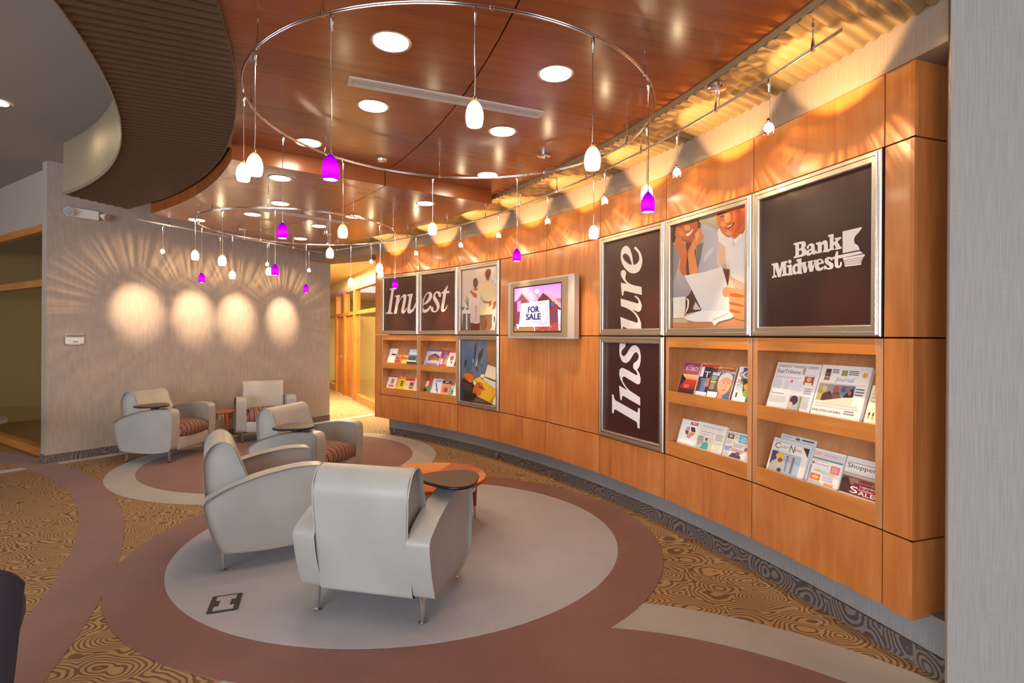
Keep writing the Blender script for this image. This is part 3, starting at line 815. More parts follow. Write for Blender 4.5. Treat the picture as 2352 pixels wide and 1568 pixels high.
# desk corner and chair at the left edge
t = thing('desk', 'rounded grey brown desk top showing at the left edge', 'desk', TR(-4.93, 4.55, 0))
m = MB(); m.prism(path_round([(-2.5, -0.45), (0.08, -0.62), (0.42, 0.0), (0.16, 0.62), (-2.5, 0.75)], [.05, .3, .5, .3, .05], 8), 0.71, 0.745); m.build('desktop', 'desk_top', t, bevel=0.004)
m = MB(); m.lathe([(.3, 0), (.3, .02), (.05, .05), (.05, .71)], 24, (-0.9, 0.1, 0)); m.build('pedestal', 'satin_nickel', t, smooth=40)
t = thing('side_chair', 'dark plum upholstered chair back at the bottom left corner', 'chair', TR(-1.955, 1.80, 0, rad(216.9)))
secs = []
for k in range(25):        # curved shell back with a rounded top corner
    u = -1 + 2 * k / 24; e = abs(u); top = 0.735 - 0.075 * e ** 5 - 0.01 * e * e; th = 0.052 * max(0.25, 1 - e ** 8) ** 0.5
    prof = path_round([(-th / 2, 0.14), (-th / 2 + 0.02, top), (th / 2 + 0.02, top), (th / 2, 0.14)], [.01, th * .45, th * .45, .01], 4)
    secs.append([(0.25 * u * (0.80 + 0.20 * (p[1] - 0.14) / 0.6), p[0] + 0.03 - 0.03 * u * u, p[1]) for p in prof])
m = MB(); loft(m, secs); m.build('backrest', 'navy_fabric', t, smooth=50)
m = MB(); m.box(-0.20, 0.13, -0.50, -0.05, 0.33, 0.44); m.build('seat', 'navy_fabric', t, bevel=0.025, smooth=50)
for sx in (-1, 1):
    for y in (-0.42, -0.02):
        m = MB(); m.tube([(sx * .15, y, 0), (sx * .15, y, .34 if y < -.1 else .16)], 0.013, 10); m.build('leg', 'chrome', t, smooth=50)

# floor outlet box
p = [PP(u, v, 0).xy for u, v in ((479, 1375), (549, 1366), (556, 1400), (483, 1412))]
ctr = sum(p, Vector((0, 0))) / 4; ax = (p[1] - p[0] + p[2] - p[3]).normalized(); W_ = ((p[1] - p[0]).length + (p[2] - p[3]).length) / 2; H_ = ((p[0] - p[3]).length + (p[1] - p[2]).length) / 2
fb = thing('floor_outlet', 'dark floor outlet box with an H shaped carpet inlay, set in the grey carpet', 'outlet', TR(ctr.x, ctr.y, FZ, math.atan2(ax.y, ax.x)))
m = MB(); m.prism(path_round([(-W_ / 2, -H_ / 2), (W_ / 2, -H_ / 2), (W_ / 2, H_ / 2), (-W_ / 2, H_ / 2)], .012, 4), 0, 0.004); m.build('cover', 'floor_box', fb)
w, h = W_ / 2 - 0.028, H_ / 2 - 0.018
m = MB(); m.prism([(-w, -h), (w, -h), (w, -h * .45), (w * .55, -h * .45), (w * .55, h * .45), (w, h * .45), (w, h), (-w, h), (-w, h * .45), (-w * .55, h * .45), (-w * .55, -h * .45), (-w, -h * .45)], 0.003, 0.006); m.build('carpet_inlay', 'carpet_grey', fb)

# ------------------------------------------------------------------ ceiling fixtures
def downlight(u, v, z, label, r=0.088):
    p = PP(u, v, z)
    t = thing('downlight', label, 'light', TR(p.x, p.y, z), 'recessed downlights')
    m = MB(); m.lathe([(r, -0.002), (r + 0.014, -0.005), (r + 0.018, 0.0), (r, 0.0)], 32, cap0=False, cap1=False); m.build('trim_ring', 'satin_nickel', t, smooth=40)
    m = MB(); m.lathe([(r, -0.004), (r * .5, -0.0015), (0.001, -0.001)], 32, cap0=False); m.build('lens', 'downlight_glow', t, smooth=40)
for u, v, z, lab in ((898, 97, CN, 'large bright downlight above the left end of the ceiling vent'), (1276, 170, CN, 'bright downlight above the right end of the ceiling vent'),
    (857, 244, CN, 'downlight just below the left half of the nearer ceiling vent'), (1154, 302, CN, 'downlight just below the right end of the nearer ceiling vent'),
    (709, 328, CN, 'downlight between the purple pendant and the left rim of the near ring'), (1120, 402, CN, 'downlight cut by the bottom of the near ring rail'),
    (643, 409, CF, 'first downlight beyond the ceiling step, left side'), (643, 467, CF, 'downlight just above the far ring'), (580, 492, CF, 'downlight inside the far ring, left half'),
    (977, 467, CF, 'downlight right of the far ring, before the wall rail'), (812, 497, CF, 'downlight on the right rim of the far ring'), (732, 519, CF, 'downlight in the middle of the far ring'),
    (690, 548, CF, 'farthest downlight, at the bottom rim of the far ring'), (452, 505, CF, 'leftmost downlight of the far wood ceiling')):
    downlight(u, v, z, lab, 0.088 if z == CN else 0.082)
downlight(-4, 236, 3.575, 'downlight in the grey plaster ceiling at the left edge', 0.07)

def vent(p0, p1, w, z, label):
    d = (p1 - p0); L = d.length; a = math.atan2(d.y, d.x)
    t = thing('ceiling_vent', label, 'vent', TR(p0.x, p0.y, z, a))
    m = MB(); f = 0.022
    for q in ((0, L, -w / 2, -w / 2 + f), (0, L, w / 2 - f, w / 2), (0, f, -w / 2 + f, w / 2 - f), (L - f, L, -w / 2 + f, w / 2 - f)): m.box(q[0], q[1], q[2], q[3], -0.008, 0.0)
    m.build('frame', 'vent_white', t)
    m = MB(); m.box(f, L - f, -w / 2 + f, w / 2 - f, -0.002, -0.0005); m.build('duct', 'vent_dark', t)
    n = 3
    for k in range(n):
        y = -w / 2 + f + (w - 2 * f) * (k + 0.5) / n
        m = MB(); m.box(f, L - f, y - 0.0055, y + 0.0055, -0.007, -0.003); m.build('slat', 'vent_white', t)
a0 = (PP(800, 184, CN) ); a1 = (PP(1244, 263, CN))
vent(a0, a1, 0.115, CN, 'long white linear vent across the near wood ceiling')
vent(PP(580, 478, CF), PP(800, 512, CF), 0.10, CF, 'long linear vent across the far wood ceiling, seen through the far ring')
for (u, v, z, lab) in ((878, 366, CN, 'round nickel smoke detector on the near wood ceiling'), (557, 526, CF, 'small pale smoke detector on the far wood ceiling')):
    p = PP(u, v, z); m = MB(); m.lathe([(0.025, -0.022), (0.04, -0.018), (0.046, 0)], 24, (p.x, p.y, z)); tag(m.build('smoke_detector', 'satin_nickel', smooth=40), lab, 'detector')

# ------------------------------------------------------------------ ring rails with pendants
def canopy_rod(mb_root, x, y, z0, z1, canopy=False):
    m = MB(); m.tube([(x, y, z0), (x, y, z1)], 0.003, 6)
    m.lathe([(0.009, -0.012), (0.009, 0.014), (0.004, 0.045)], 10, (x, y, z0)); m.lathe([(0.006, -0.01), (0.006, 0.01)], 8, (x, y, z0 + (z1 - z0) * 0.78))
    m.build('standoff', 'chrome', mb_root, smooth=50)
    if canopy:
        m = MB(); m.lathe([(0.05, -0.022), (0.055, -0.018), (0.055, 0)], 24, (x, y, z1)); m.tube([(x + .018, y, z0), (x + .018, y, z1)], 0.004, 6); m.build('canopy', 'chrome', mb_root, smooth=40)
def ring_rail(cx, cy, R, z, zc, posts, label):
    t = thing('ring_rail', label, 'light rail', TR(cx, cy, 0))
    m = MB()
    for dz in (-0.0045, 0.0045): m.tube([(R * math.cos(rad(4 * k)), R * math.sin(rad(4 * k)), z + dz) for k in range(90)], 0.0048, 6, True)
    m.build('rail', 'chrome', t, smooth=60)
    for k, (u, v, can) in enumerate(posts):
        q = PP(u, v, z); d = (q.xy - Vector((cx, cy))).normalized() * R
        canopy_rod(t, d.x, d.y, z, zc, can)
    return t
R1c, R1r, R1z = Vector((-0.36, 3.384)), 1.211, 2.90
R2c, R2r, R2z = Vector((-2.44, 6.19)), 1.06, 2.76
ring_rail(R1c.x, R1c.y, R1r, R1z, CN, [(745, 35, 0), (600, 108, 0), (580, 243, 0), (751, 352, 0), (1010, 403, 0), (1251, 396, 1), (1456, 330, 0), (1480, 168, 0), (1130, 14, 0)], 'large chrome ring rail hanging under the near wood ceiling')
ring_rail(R2c.x, R2c.y, R2r, R2z, CF, [(487, 483, 0), (615, 476, 0), (812, 497, 0), (911, 528, 0), (877, 554, 0), (752, 562, 1), (600, 550, 0), (472, 514, 0)], 'smaller chrome ring rail hanging under the far wood ceiling')

EGG = [(0.030, 0.0), (0.0335, 0.010), (0.0362, 0.028), (0.0368, 0.042), (0.0345, 0.060), (0.029, 0.077), (0.021, 0.091), (0.012, 0.102), (0.006, 0.108)]
egg_me = {}
for nm, mt in (('white', 'glass_white'), ('purple', 'glass_purple')):
    m = MB(); m.lathe(EGG, 24, cap0=False); egg_me[nm] = m.mesh('shade', smooth=60); egg_me[nm].materials.append(MATS[mt])
m = MB(); m.lathe([(0.0295, 0.004), (0.001, 0.003)], 24, cap0=False); bulb_me = m.mesh('bulb', smooth=60); bulb_me.materials.append(MATS['bulb_glow'])
m = MB(); m.lathe([(0.0075, 0.02), (0.0085, 0.018), (0.0085, -0.012), (0.006, -0.02), (0.0045, -0.05)], 10); conn_me = m.mesh('connector', smooth=50); conn_me.materials.append(MATS['chrome'])
m = MB(); m.lathe([(0.0065, 0.105), (0.0055, 0.118), (0.002, 0.122)], 10); cap_me = m.mesh('cap', smooth=50); cap_me.materials.append(MATS['satin_nickel'])
def pendant(c, R, z, cu, cv, su, sv, kind, label, grp):
    q = PP(cu, cv, z).xy; d = (q - c).normalized() * R; x, y = c.x + d.x, c.y + d.y
    zs = zat(su, sv, y) - 0.052
    t = thing('pendant_lamp', label, 'lamp', TR(x, y, zs), grp)
    obj('shade', egg_me[kind], None, t); obj('bulb', bulb_me, None, t); obj('cap', cap_me, None, t)
    obj('connector', conn_me, None, t, Matrix.Translation((0, 0, z - zs - 0.030)))
    m = MB(); m.tube([(0, 0, 0.118), (0.002, 0, (z - zs) * .4), (-0.002, 0.001, (z - zs) * .7), (0, 0, z - zs - 0.045)], 0.0022, 5, caps=False); m.build('wire', 'chrome', t, smooth=60)
G1, G2 = 'pendants on the near ring', 'pendants on the far ring'
for a in ((765, 30, 754, 385, 'purple', 'largest purple glass pendant, upper left on the near ring'), (1092, 8, 1086, 260, 'white', 'white glass pendant hanging in front of the near ceiling vent'),
    (1357, 85, 1348, 362, 'white', 'white glass pendant on the right side of the near ring'), (1485, 184, 1485, 465, 'purple', 'purple glass pendant overlapping a white one, far right of the near ring'),
    (1490, 284, 1490, 441, 'white', 'white glass pendant half hidden behind the rightmost purple pendant'), (1369, 367, 1363, 532, 'white', 'white glass pendant hanging beside the vertical lettering poster'),
    (1190, 405, 1188, 586, 'purple', 'purple glass pendant hanging just left of the television'), (995, 402, 993, 524, 'white', 'white glass pendant below the bottom middle of the near ring'),
    (785, 367, 781, 530, 'white', 'white glass pendant of the near ring hanging in front of the far ring'), (640, 307, 633, 530, 'purple', 'purple glass pendant of the near ring hanging in front of the far ring'),
    (597, 115, 593, 377, 'white', 'bigger of the two neighbouring white pendants at the left of the near ring'), (569, 212, 563, 394, 'white', 'smaller, leftmost white pendant of the near ring')):
    pendant(R1c, R1r, R1z, *a, G1)
for a in ((459, 500, 459, 585, 'white', 'leftmost white pendant of the far ring'), (469, 518, 465, 638, 'purple', 'leftmost purple pendant of the far ring, against the linen wall'),
    (520, 482, 517, 597, 'white', 'upper of two white pendants one above the other, left half of the far ring'), (526, 540, 523, 630, 'white', 'lower of two white pendants one above the other, left half of the far ring'),
    (612, 555, 610, 622, 'white', 'cream white pendant just left of a purple one, middle of the far ring'), (637, 481, 632, 620, 'purple', 'purple pendant of the far ring directly under the purple one of the near ring'),
    (764, 485, 762, 580, 'white', 'white pendant of the far ring above the corridor opening'), (704, 562, 702, 662, 'purple', 'lowest purple pendant, near the right end of the linen wall'),
    (808, 562, 808, 646, 'white', 'white pendant hanging in front of the corridor opening'), (866, 513, 864, 614, 'white', 'bigger white pendant at the left end of the maple wall'),
    (885, 556, 883, 627, 'white', 'smaller white pendant at the left end of the maple wall'), (911, 538, 910, 652, 'purple', 'purple pendant in front of the first lettering poster')):
    pendant(R2c, R2r, R2z, *a, G2)

# ------------------------------------------------------------------ wall rails with little spot heads
t = thing('wall_rail', 'long curved chrome rail in front of the maple wall', 'light rail')
m = MB()
for dz in (-0.004, 0.004): m.tube([pol(-0.475, 13.2 + (57.0 - 13.2) * k / 80, 2.85 + dz) for k in range(81)], 0.004, 6)
m.build('rail', 'satin_nickel', t, smooth=60)
for k, a in enumerate((14.1, 18.0, 22.3, 26.4, 29.0, 32.6, 36.4, 41, 46, 51, 55.5)):
    p = pol(-0.475, a); canopy_rod(t, p.x, p.y, 2.85, 2.985 if a < STEP else (2.985 if -0.475 > -0.6 else CF), k == 1)
t = thing('wall_rail', 'short chrome rail hung in front of the linen wall', 'light rail')
LR = [PP(u, v, 2.85) for u, v in ((315, 503), (374, 515), (506, 540), (614, 557), (710, 575), (740, 580))]
m = MB()
for dz in (-0.004, 0.004): m.tube([(p.x, p.y, 2.85 + dz) for p in LR], 0.004, 6)
m.build('rail', 'satin_nickel', t, smooth=60)
for p in (LR[1].lerp(LR[2], .1), LR[2].lerp(LR[3], .5), LR[3].lerp(LR[4], .6)): canopy_rod(t, p.x, p.y, 2.85, CF)

m = MB()       # head: small crown of bent wires round a capsule bulb
m.lathe([(0.004, 0.03), (0.010, 0.024), (0.012, 0.01), (0.010, 0.0)], 12); holder_me = m.mesh('holder', smooth=50); holder_me.materials.append(MATS['chrome'])
m = MB(); m.lathe([(0.004, 0.004), (0.016, -0.004), (0.022, -0.018), (0.020, -0.032), (0.010, -0.042), (0.002, -0.045)], 14); sb_me = m.mesh('bulb', smooth=60); sb_me.materials.append(MATS['spot_glow'])
m = MB()
for k in range(5):
    a = 2 * math.pi * k / 5; m.tube([(0.010 * math.cos(a), 0.010 * math.sin(a), 0.0), (0.026 * math.cos(a), 0.026 * math.sin(a), -0.024), (0.022 * math.cos(a), 0.022 * math.sin(a), -0.05), (0.028 * math.cos(a + .3), 0.028 * math.sin(a + .3), -0.058)], 0.0014, 4)
cl_me = m.mesh('claw', smooth=60); cl_me.materials.append(MATS['chrome'])

def beam_light(name, kind_nodes, energy, col, loc, parent, radius=0.012):
    """bare capsule lamp whose dichroic reflector throws an angular pattern"""
    d = bpy.data.lights.new(name, 'POINT'); d.energy = energy; d.color = col; d.shadow_soft_size = radius
    d.use_nodes = True; t = d.node_tree; n = NT(d)
    e = t.nodes['Emission']
    tc = n.n('ShaderNodeTexCoord'); sp = n.n('ShaderNodeSeparateXYZ'); t.links.new(tc.outputs['Normal'], sp.inputs[0])
    t.links.new(kind_nodes(n, sp.outputs[0], sp.outputs[1], sp.outputs[2]), e.inputs['Strength'])
    o = bpy.data.objects.new(name, d); COL.objects.link(o); o.parent = parent; o.location = loc
    return o
def spot_light(name, energy, col, parent, loc, aim, size, blend, radius=0.02):
    d = bpy.data.lights.new(name, 'SPOT'); d.energy = energy; d.color = col; d.spot_size = rad(size); d.spot_blend = blend; d.shadow_soft_size = radius
    o = bpy.data.objects.new(name, d); COL.objects.link(o); o.parent = parent; o.location = loc
    o.rotation_euler = Vector(aim).to_track_quat('-Z', 'Y').to_euler()
    return o
def streaks(d, inner=None):
    """turn a spot into a wire-cage lamp: light falls between the wires in radial streaks"""
    d.use_nodes = True; t = d.node_tree; n = NT(d); e = t.nodes['Emission']
    tc = n.n('ShaderNodeTexCoord'); sp = n.n('ShaderNodeSeparateXYZ'); t.links.new(tc.outputs['Normal'], sp.inputs[0])
    a = n.math('ARCTAN2', sp.outputs[1], sp.outputs[0])
    nz = n.noise(n.xyz(n.math('MULTIPLY', n.math('SINE', a), 7.5), n.math('MULTIPLY', n.math('COSINE', a), 7.5), 0.0), 1.6, 2, 0.6)
    st = n.math('MULTIPLY', n.math('SUBTRACT', nz, 0.40), 6.0); st = n.math('MINIMUM', n.math('MAXIMUM', st, 0.12), 1.5)
    if inner:       # the reflector keeps the streaks outside its own beam
        c = n.math('ABSOLUTE', sp.outputs[2])
        k = n.math('MULTIPLY', n.math('SUBTRACT', math.cos(rad(inner)), c), 14.0); k = n.math('MINIMUM', n.math('MAXIMUM', k, 0.0), 1.0)
        st = n.math('MULTIPLY', st, k)
    t.links.new(st, e.inputs['Strength'])
WARM = (1.0, 0.62, 0.26); WARM2 = (1.0, 0.74, 0.46)
def spot_head(conn, hu, hv, label, grp, normal, main_aim, main_e, up_e, streak_e):
    x, y, zc = conn; z = zat(hu, hv, y) + 0.02
    t = thing('spot_head', label, 'spotlight', TR(x, y, z), grp)
    obj('connector', conn_me, None, t, Matrix.Translation((0, 0, zc - z - 0.030)))
    m = MB(); m.tube([(0, 0, 0.03), (0.001, 0.001, (zc - z) * .5), (0, 0, zc - z - 0.045)], 0.002, 5, caps=False); m.build('wire', 'satin_nickel', t, smooth=60)
    obj('holder', holder_me, None, t); obj('bulb', sb_me, None, t); obj('claw', cl_me, None, t)
    n3 = Vector((normal[0], normal[1], 0))
    spot_light('beam', main_e, WARM2, t, tuple(n3 * 0.035 + Vector((0, 0, -0.03))), main_aim, 36, 1.0)
    if up_e: spot_light('back_spill', up_e, WARM, t, tuple(n3 * 0.035 + Vector((0, 0, 0.0))), n3 * 0.64 + Vector((0, 0, 0.768)), 73, 0.35, 0.012)
    s = spot_light('cage_light', streak_e, WARM, t, tuple(n3 * 0.035 + Vector((0, 0, -0.02))), (n3 * 0.8 + Vector((0, 0, 0.6))) if up_e else main_aim, 155 if up_e else 110, 0.5, 0.006); streaks(s.data, 44 if up_e else 22)
ords = ['first', 'second', 'third', 'fourth', 'fifth', 'sixth', 'seventh', 'eighth']
for k, (u, v, hu, hv) in enumerate(((1775, 178, 1788, 293), (1553, 303, 1563, 395), (1389, 390, 1396, 460), (1258, 448, 1262, 507), (1149, 490, 1150, 540), (1053, 515, 1054, 562), (965, 543, 966, 581), (881, 566, 880, 600))):
    q = PP(u, v, 2.85); ang = math.degrees(math.atan2(q.y - WC.y, q.x - WC.x)); p = pol(-0.475, ang, 2.85)
    nr = (p.xy - WC).normalized()
    spot_head(p, hu, hv, 'tiny bare spot head on the maple wall rail, %s from the right' % ords[k], 'spot heads on the maple wall rail', nr, Vector((nr.x * .45, nr.y * .45, -1.25)), 44, 24, 9)
for k, (hu, hv, bu, bv) in enumerate(((370, 577, 317, 690), (502, 594, 445, 700), (611, 606, 543, 705), (708, 620, 648, 708))):
    p = LR[k + 1]; w = lw(0, 0)
    # point on the wall where the pool of light falls
    s = ray_line(bu, PL0, PL1) * (PL1 - PL0).length; wp = lw(s, 0); wz = zat(bu, bv + 22, wp.y)
    zh = zat(hu, hv, p.y)
    spot_head((p.x, p.y, 2.85), hu, hv, 'tiny bare spot head before the linen wall, %s from the left' % ords[k], 'spot heads before the linen wall', tuple(-LN), Vector((wp.x - p.x, wp.y - p.y, wz - zh)), 95, 0, 13)

# ------------------------------------------------------------------ things on the left wall
WM = Matrix(((LD.x, -LN.x, 0, PL0.x), (LD.y, -LN.y, 0, PL0.y), (0, 0, 1, 0), (0, 0, 0, 1)))   # x along the wall, y into it
def wall_s(u): return ray_line(u, PL0, PL1) * (PL1 - PL0).length
s0, s1 = wall_s(149), wall_s(238); pz = lw((s0 + s1) / 2, 0).y
zc = zat(190, 493, pz)
t = thing('emergency_light', 'white twin head emergency light high on the linen wall', 'light', WM @ Matrix.Translation(((s0 + s1) / 2 - 0.03, -0.004, zc)))
m = MB(); m.box(-0.17, 0.15, -0.06, 0.0, -0.055, 0.055); m.build('body', 'white_plastic', t, bevel=0.006)
for x, rz in ((-0.15, -0.5), (0.19, 0.6)):
    M = Matrix.Translation((x, -0.075, 0.0)) @ Matrix.Rotation(rz, 4, 'Z') @ Matrix.Rotation(rad(105), 4, 'X')
    m = MB(); m.lathe([(0.022, -0.03), (0.034, 0.0), (0.052, 0.042), (0.050, 0.05)], 20, M=M); h = m.build('lamp_head', 'white_plastic', t, smooth=40)
    m = MB(); m.lathe([(0.048, 0.0505), (0.002, 0.052)], 20, M=M, cap0=False); m.build('lens', 'grey_plastic', h)
m = MB(); m.lathe([(0.004, 0), (0.004, .003)], 8, M=Matrix.Translation((0.06, -0.06, -0.035)) @ Matrix.Rotation(rad(90), 4, 'X')); m.build('indicator', 'grey_plastic', t)
s0, s1 = wall_s(149), wall_s(192); pz = lw(s0, 0).y
t = thing('thermostat', 'white thermostat with a small grey display on the linen wall', 'thermostat', WM @ Matrix.Translation(((s0 + s1) / 2, 0, zat(170, 778, pz))))
m = MB(); m.box(-(s1 - s0) / 2, (s1 - s0) / 2, -0.025, 0, -0.062, 0.058); m.build('body', 'white_plastic', t, bevel=0.006)
m = MB(); m.box(-(s1 - s0) / 2 + .004, (s1 - s0) / 2 - .004, -0.027, -0.024, 0.02, 0.054); pn = m.build('top_panel', 'grey_plastic', t)
m = MB(); m.box(-0.035, 0.045, -0.0285, -0.0265, 0.026, 0.046); m.build('display', 'lcd', pn)
m = MB(); m.box(-0.02, 0.03, -0.0265, -0.024, -0.045, -0.03); m.build('logo_plate', 'grey_plastic', t)
m = MB(); m.box(-0.07, 0.06, -0.02, 0, -0.07, -0.06); m.build('lower_clip', 'white_plastic', t)
p = pol(0.14, 54.6, Z4)
m = MB(); m.lathe([(0.01, -0.075), (0.045, -0.06), (0.062, -0.03), (0.07, 0.0)], 20, tuple(p)); tag(m.build('dome_camera', 'corrugated_brown', smooth=50), 'small dome camera under the beam over the corridor opening', 'camera')
# ------------------------------------------------------------------ flat printed artwork
import numpy as np
def homog(q):
    """pixel quad (TL, TR, BR, BL) -> unit square, v down"""
    A = []; bb = []
    for (x, y), (u, v) in zip(q, ((0, 0), (1, 0), (1, 1), (0, 1))):
        A.append([x, y, 1, 0, 0, 0, -u * x, -u * y]); bb.append(u)
        A.append([0, 0, 0, x, y, 1, -v * x, -v * y]); bb.append(v)
    h = np.append(np.linalg.solve(np.array(A, float), np.array(bb, float)), 1).reshape(3, 3)
    def f(p):
        r = h @ np.array([p[0], p[1], 1.0]); return (r[0] / r[2], r[1] / r[2])
    return f
IDQ = lambda p: p
def clip(poly, lo=0.0, hi=1.0):
    for ax in (0, 1):
        for lim, sg in ((lo, 1), (hi, -1)):
            out = []
            for i in range(len(poly)):
                a, b = poly[i - 1], poly[i]
                da, db = (a[ax] - lim) * sg, (b[ax] - lim) * sg
                if (da < 0) != (db < 0):
                    t = da / (da - db); out.append((a[0] + (b[0] - a[0]) * t, a[1] + (b[1] - a[1]) * t))
                if db >= 0: out.append(b)
            poly = out
            if len(poly) < 3: return []
    return poly
_txt = {}
def text_mesh(s):
    if s in _txt: return _txt[s]
    c = bpy.data.curves.new('txt', 'FONT'); c.body = s; c.resolution_u = 3; c.size = 1.0
    o = bpy.data.objects.new('txt', c); COL.objects.link(o)
    bpy.context.view_layer.update()
    me = bpy.data.meshes.new_from_object(o)
    vs = [(v.co.x, v.co.y) for v in me.vertices]; fs = [tuple(p.vertices) for p in me.polygons]
    bpy.data.objects.remove(o); bpy.data.curves.remove(c); bpy.data.meshes.remove(me)
    x0 = min(v[0] for v in vs); x1 = max(v[0] for v in vs); y0 = min(v[1] for v in vs); y1 = max(v[1] for v in vs)
    vs = [((v[0] - x0) / (x1 - x0), (v[1] - y0) / (y1 - y0)) for v in vs]
    _txt[s] = (vs, fs); return _txt[s]
class Art:
    """stacked flat shapes on a w x h sheet; local x right, z up, front is -y"""
    def __init__(s, w, h, q=None, eps=0.00012):
        s.w, s.h, s.f, s.k, s.m, s.eps = w, h, (homog(q) if q else IDQ), 0, MB(), eps
    def put(s, uv, col):
        y = -s.eps * s.k; s.k += 1
        s.m.add([(u * s.w, y, (1 - v) * s.h) for u, v in uv], [tuple(range(len(uv)))], col)
    def poly(s, pts, col, sm=0, grad=None):
        """col hex; grad=(axis, hex2): blend towards hex2 along u or v of the shape"""
        if sm: pts = crom(pts, sm)
        uv = clip([s.f(p) for p in pts])
        if len(uv) < 3: return s
        c = srgb(col)
        if grad:
            ax = 0 if grad[0] == 'u' else 1; lo = min(p[ax] for p in uv); hi = max(p[ax] for p in uv); c2 = srgb(grad[1])
            cols = [tuple(a + (b - a) * ((p[ax] - lo) / max(1e-6, hi - lo)) for a, b in zip(c, c2)) for p in uv]
            s.put(uv, cols)
        else: s.put(uv, c)
        return s
    def uv(s, u0, v0, u1, v1, col, grad=None):
        f, s.f = s.f, IDQ; s.poly([(u0, v0), (u1, v0), (u1, v1), (u0, v1)], col, 0, grad); s.f = f; return s
    def disc(s, u, v, ru, rv, col, n=20, grad=None):
        f, s.f = s.f, IDQ; s.poly([(u + ru * math.cos(2 * math.pi * k / n), v + rv * math.sin(2 * math.pi * k / n)) for k in range(n)], col, 0, grad); s.f = f; return s
    def text(s, t, u0, v0, u1, v1, col, shear=0.0, rot=0.0):
        vs, fs = text_mesh(t); y = -s.eps * s.k; s.k += 1; out = []
        cu, cv = (u0 + u1) / 2, (v0 + v1) / 2
        for a, b in vs:
            u = u0 + (u1 - u0) * a + shear * b * (v1 - v0); v = v1 - (v1 - v0) * b
            if rot:
                du, dv = (u - cu) * s.w, (v - cv) * s.h; u, v = cu + (du * math.cos(rot) - dv * math.sin(rot)) / s.w, cv + (du * math.sin(rot) + dv * math.cos(rot)) / s.h
            out.append((u * s.w, y, (1 - v) * s.h))
        s.m.add(out, fs, srgb(col)); return s
    def lines(s, u0, v0, u1, v1, n, col, jag=0.15):
        """unreadable small type as thin bars"""
        for k in range(n):
            a = v0 + (v1 - v0) * k / n; e = u1 - (u1 - u0) * random.random() * jag
            s.uv(u0, a, e, a + (v1 - v0) / n * 0.5, col)
        return s
    def build(s, name, mtl, parent, M=None): return s.m.build(name, mtl, parent, recalc=False, M=M)

# ------------------------------------------------------------------ framed posters
FW = 0.062
def poster(i, zlo, zhi, label, draw):
    M, L = facet(i, zlo)
    t = thing('framed_poster', label, 'poster', M, 'aluminium framed posters on the maple wall')
    H = zhi - zlo; a, b = G, L - G; z0, z1 = G, H - G
    prof = [(0.0, 0.035), (0.0, -0.012), (0.006, -0.018), (0.024, -0.018), (0.027, -0.013), (0.052, -0.013), (0.058, -0.008), (FW, 0.022)]   # across the moulding: inwards, depth
    for (p, q, inx, inz) in (((a, z0), (b, z0), (1, -1), (1, 1)), ((b, z0), (b, z1), (-1, -1), (1, -1)), ((b, z1), (a, z1), (-1, 1), (-1, -1)), ((a, z1), (a, z0), (1, 1), (-1, 1))):
        m = MB(); r0 = []; r1 = []
        for w, y in prof:
            if p[1] == q[1]: s_ = 1 if p[1] == z0 else -1; sx = 1 if p[0] == a else -1; r0.append((p[0] + sx * w, y, p[1] + s_ * w)); r1.append((q[0] - sx * w, y, q[1] + s_ * w))
            else: s_ = 1 if p[0] == a else -1; sz = 1 if p[1] == z0 else -1; r0.append((p[0] + s_ * w, y, p[1] + sz * w)); r1.append((q[0] + s_ * w, y, q[1] - sz * w))
        m.grid([r0, r1]); m.build('frame_rail', 'aluminium', t, recalc=True)
    m = MB(); m.tube([(b - 0.02, -0.020, z0 + .01), (b - 0.02, -0.020, z1 - .01)], 0.006, 8)
    for k in range(24): m.lathe([(0.0072, 0), (0.0072, 0.012)], 8, (b - 0.02, -0.020, z0 + 0.02 + (H - 0.06) * k / 23))
    m.build('hinge', 'chrome', t, smooth=50)
    m = MB(); m.box(a + 0.01, b - 0.01, 0.022, 0.034, z0 + 0.01, z1 - 0.01); m.build('backing_board', 'dark_plastic', t)
    A = Art(b - a - 2 * FW, H - 2 * G - 2 * FW, None); draw(A)
    A.build('print', 'print_satin', t, Matrix.Translation((a + FW, 0.019, z0 + FW)))
    m = MB(); m.box(a + FW - .004, b - FW + .004, 0.004, 0.007, z0 + FW - .004, z1 - FW + .004); m.build('pane', 'picture_glass', t)
    return t
CHOC, PALE = '#4a2219', '#f6e2dc'
CHOC2 = '#3f1a1a'
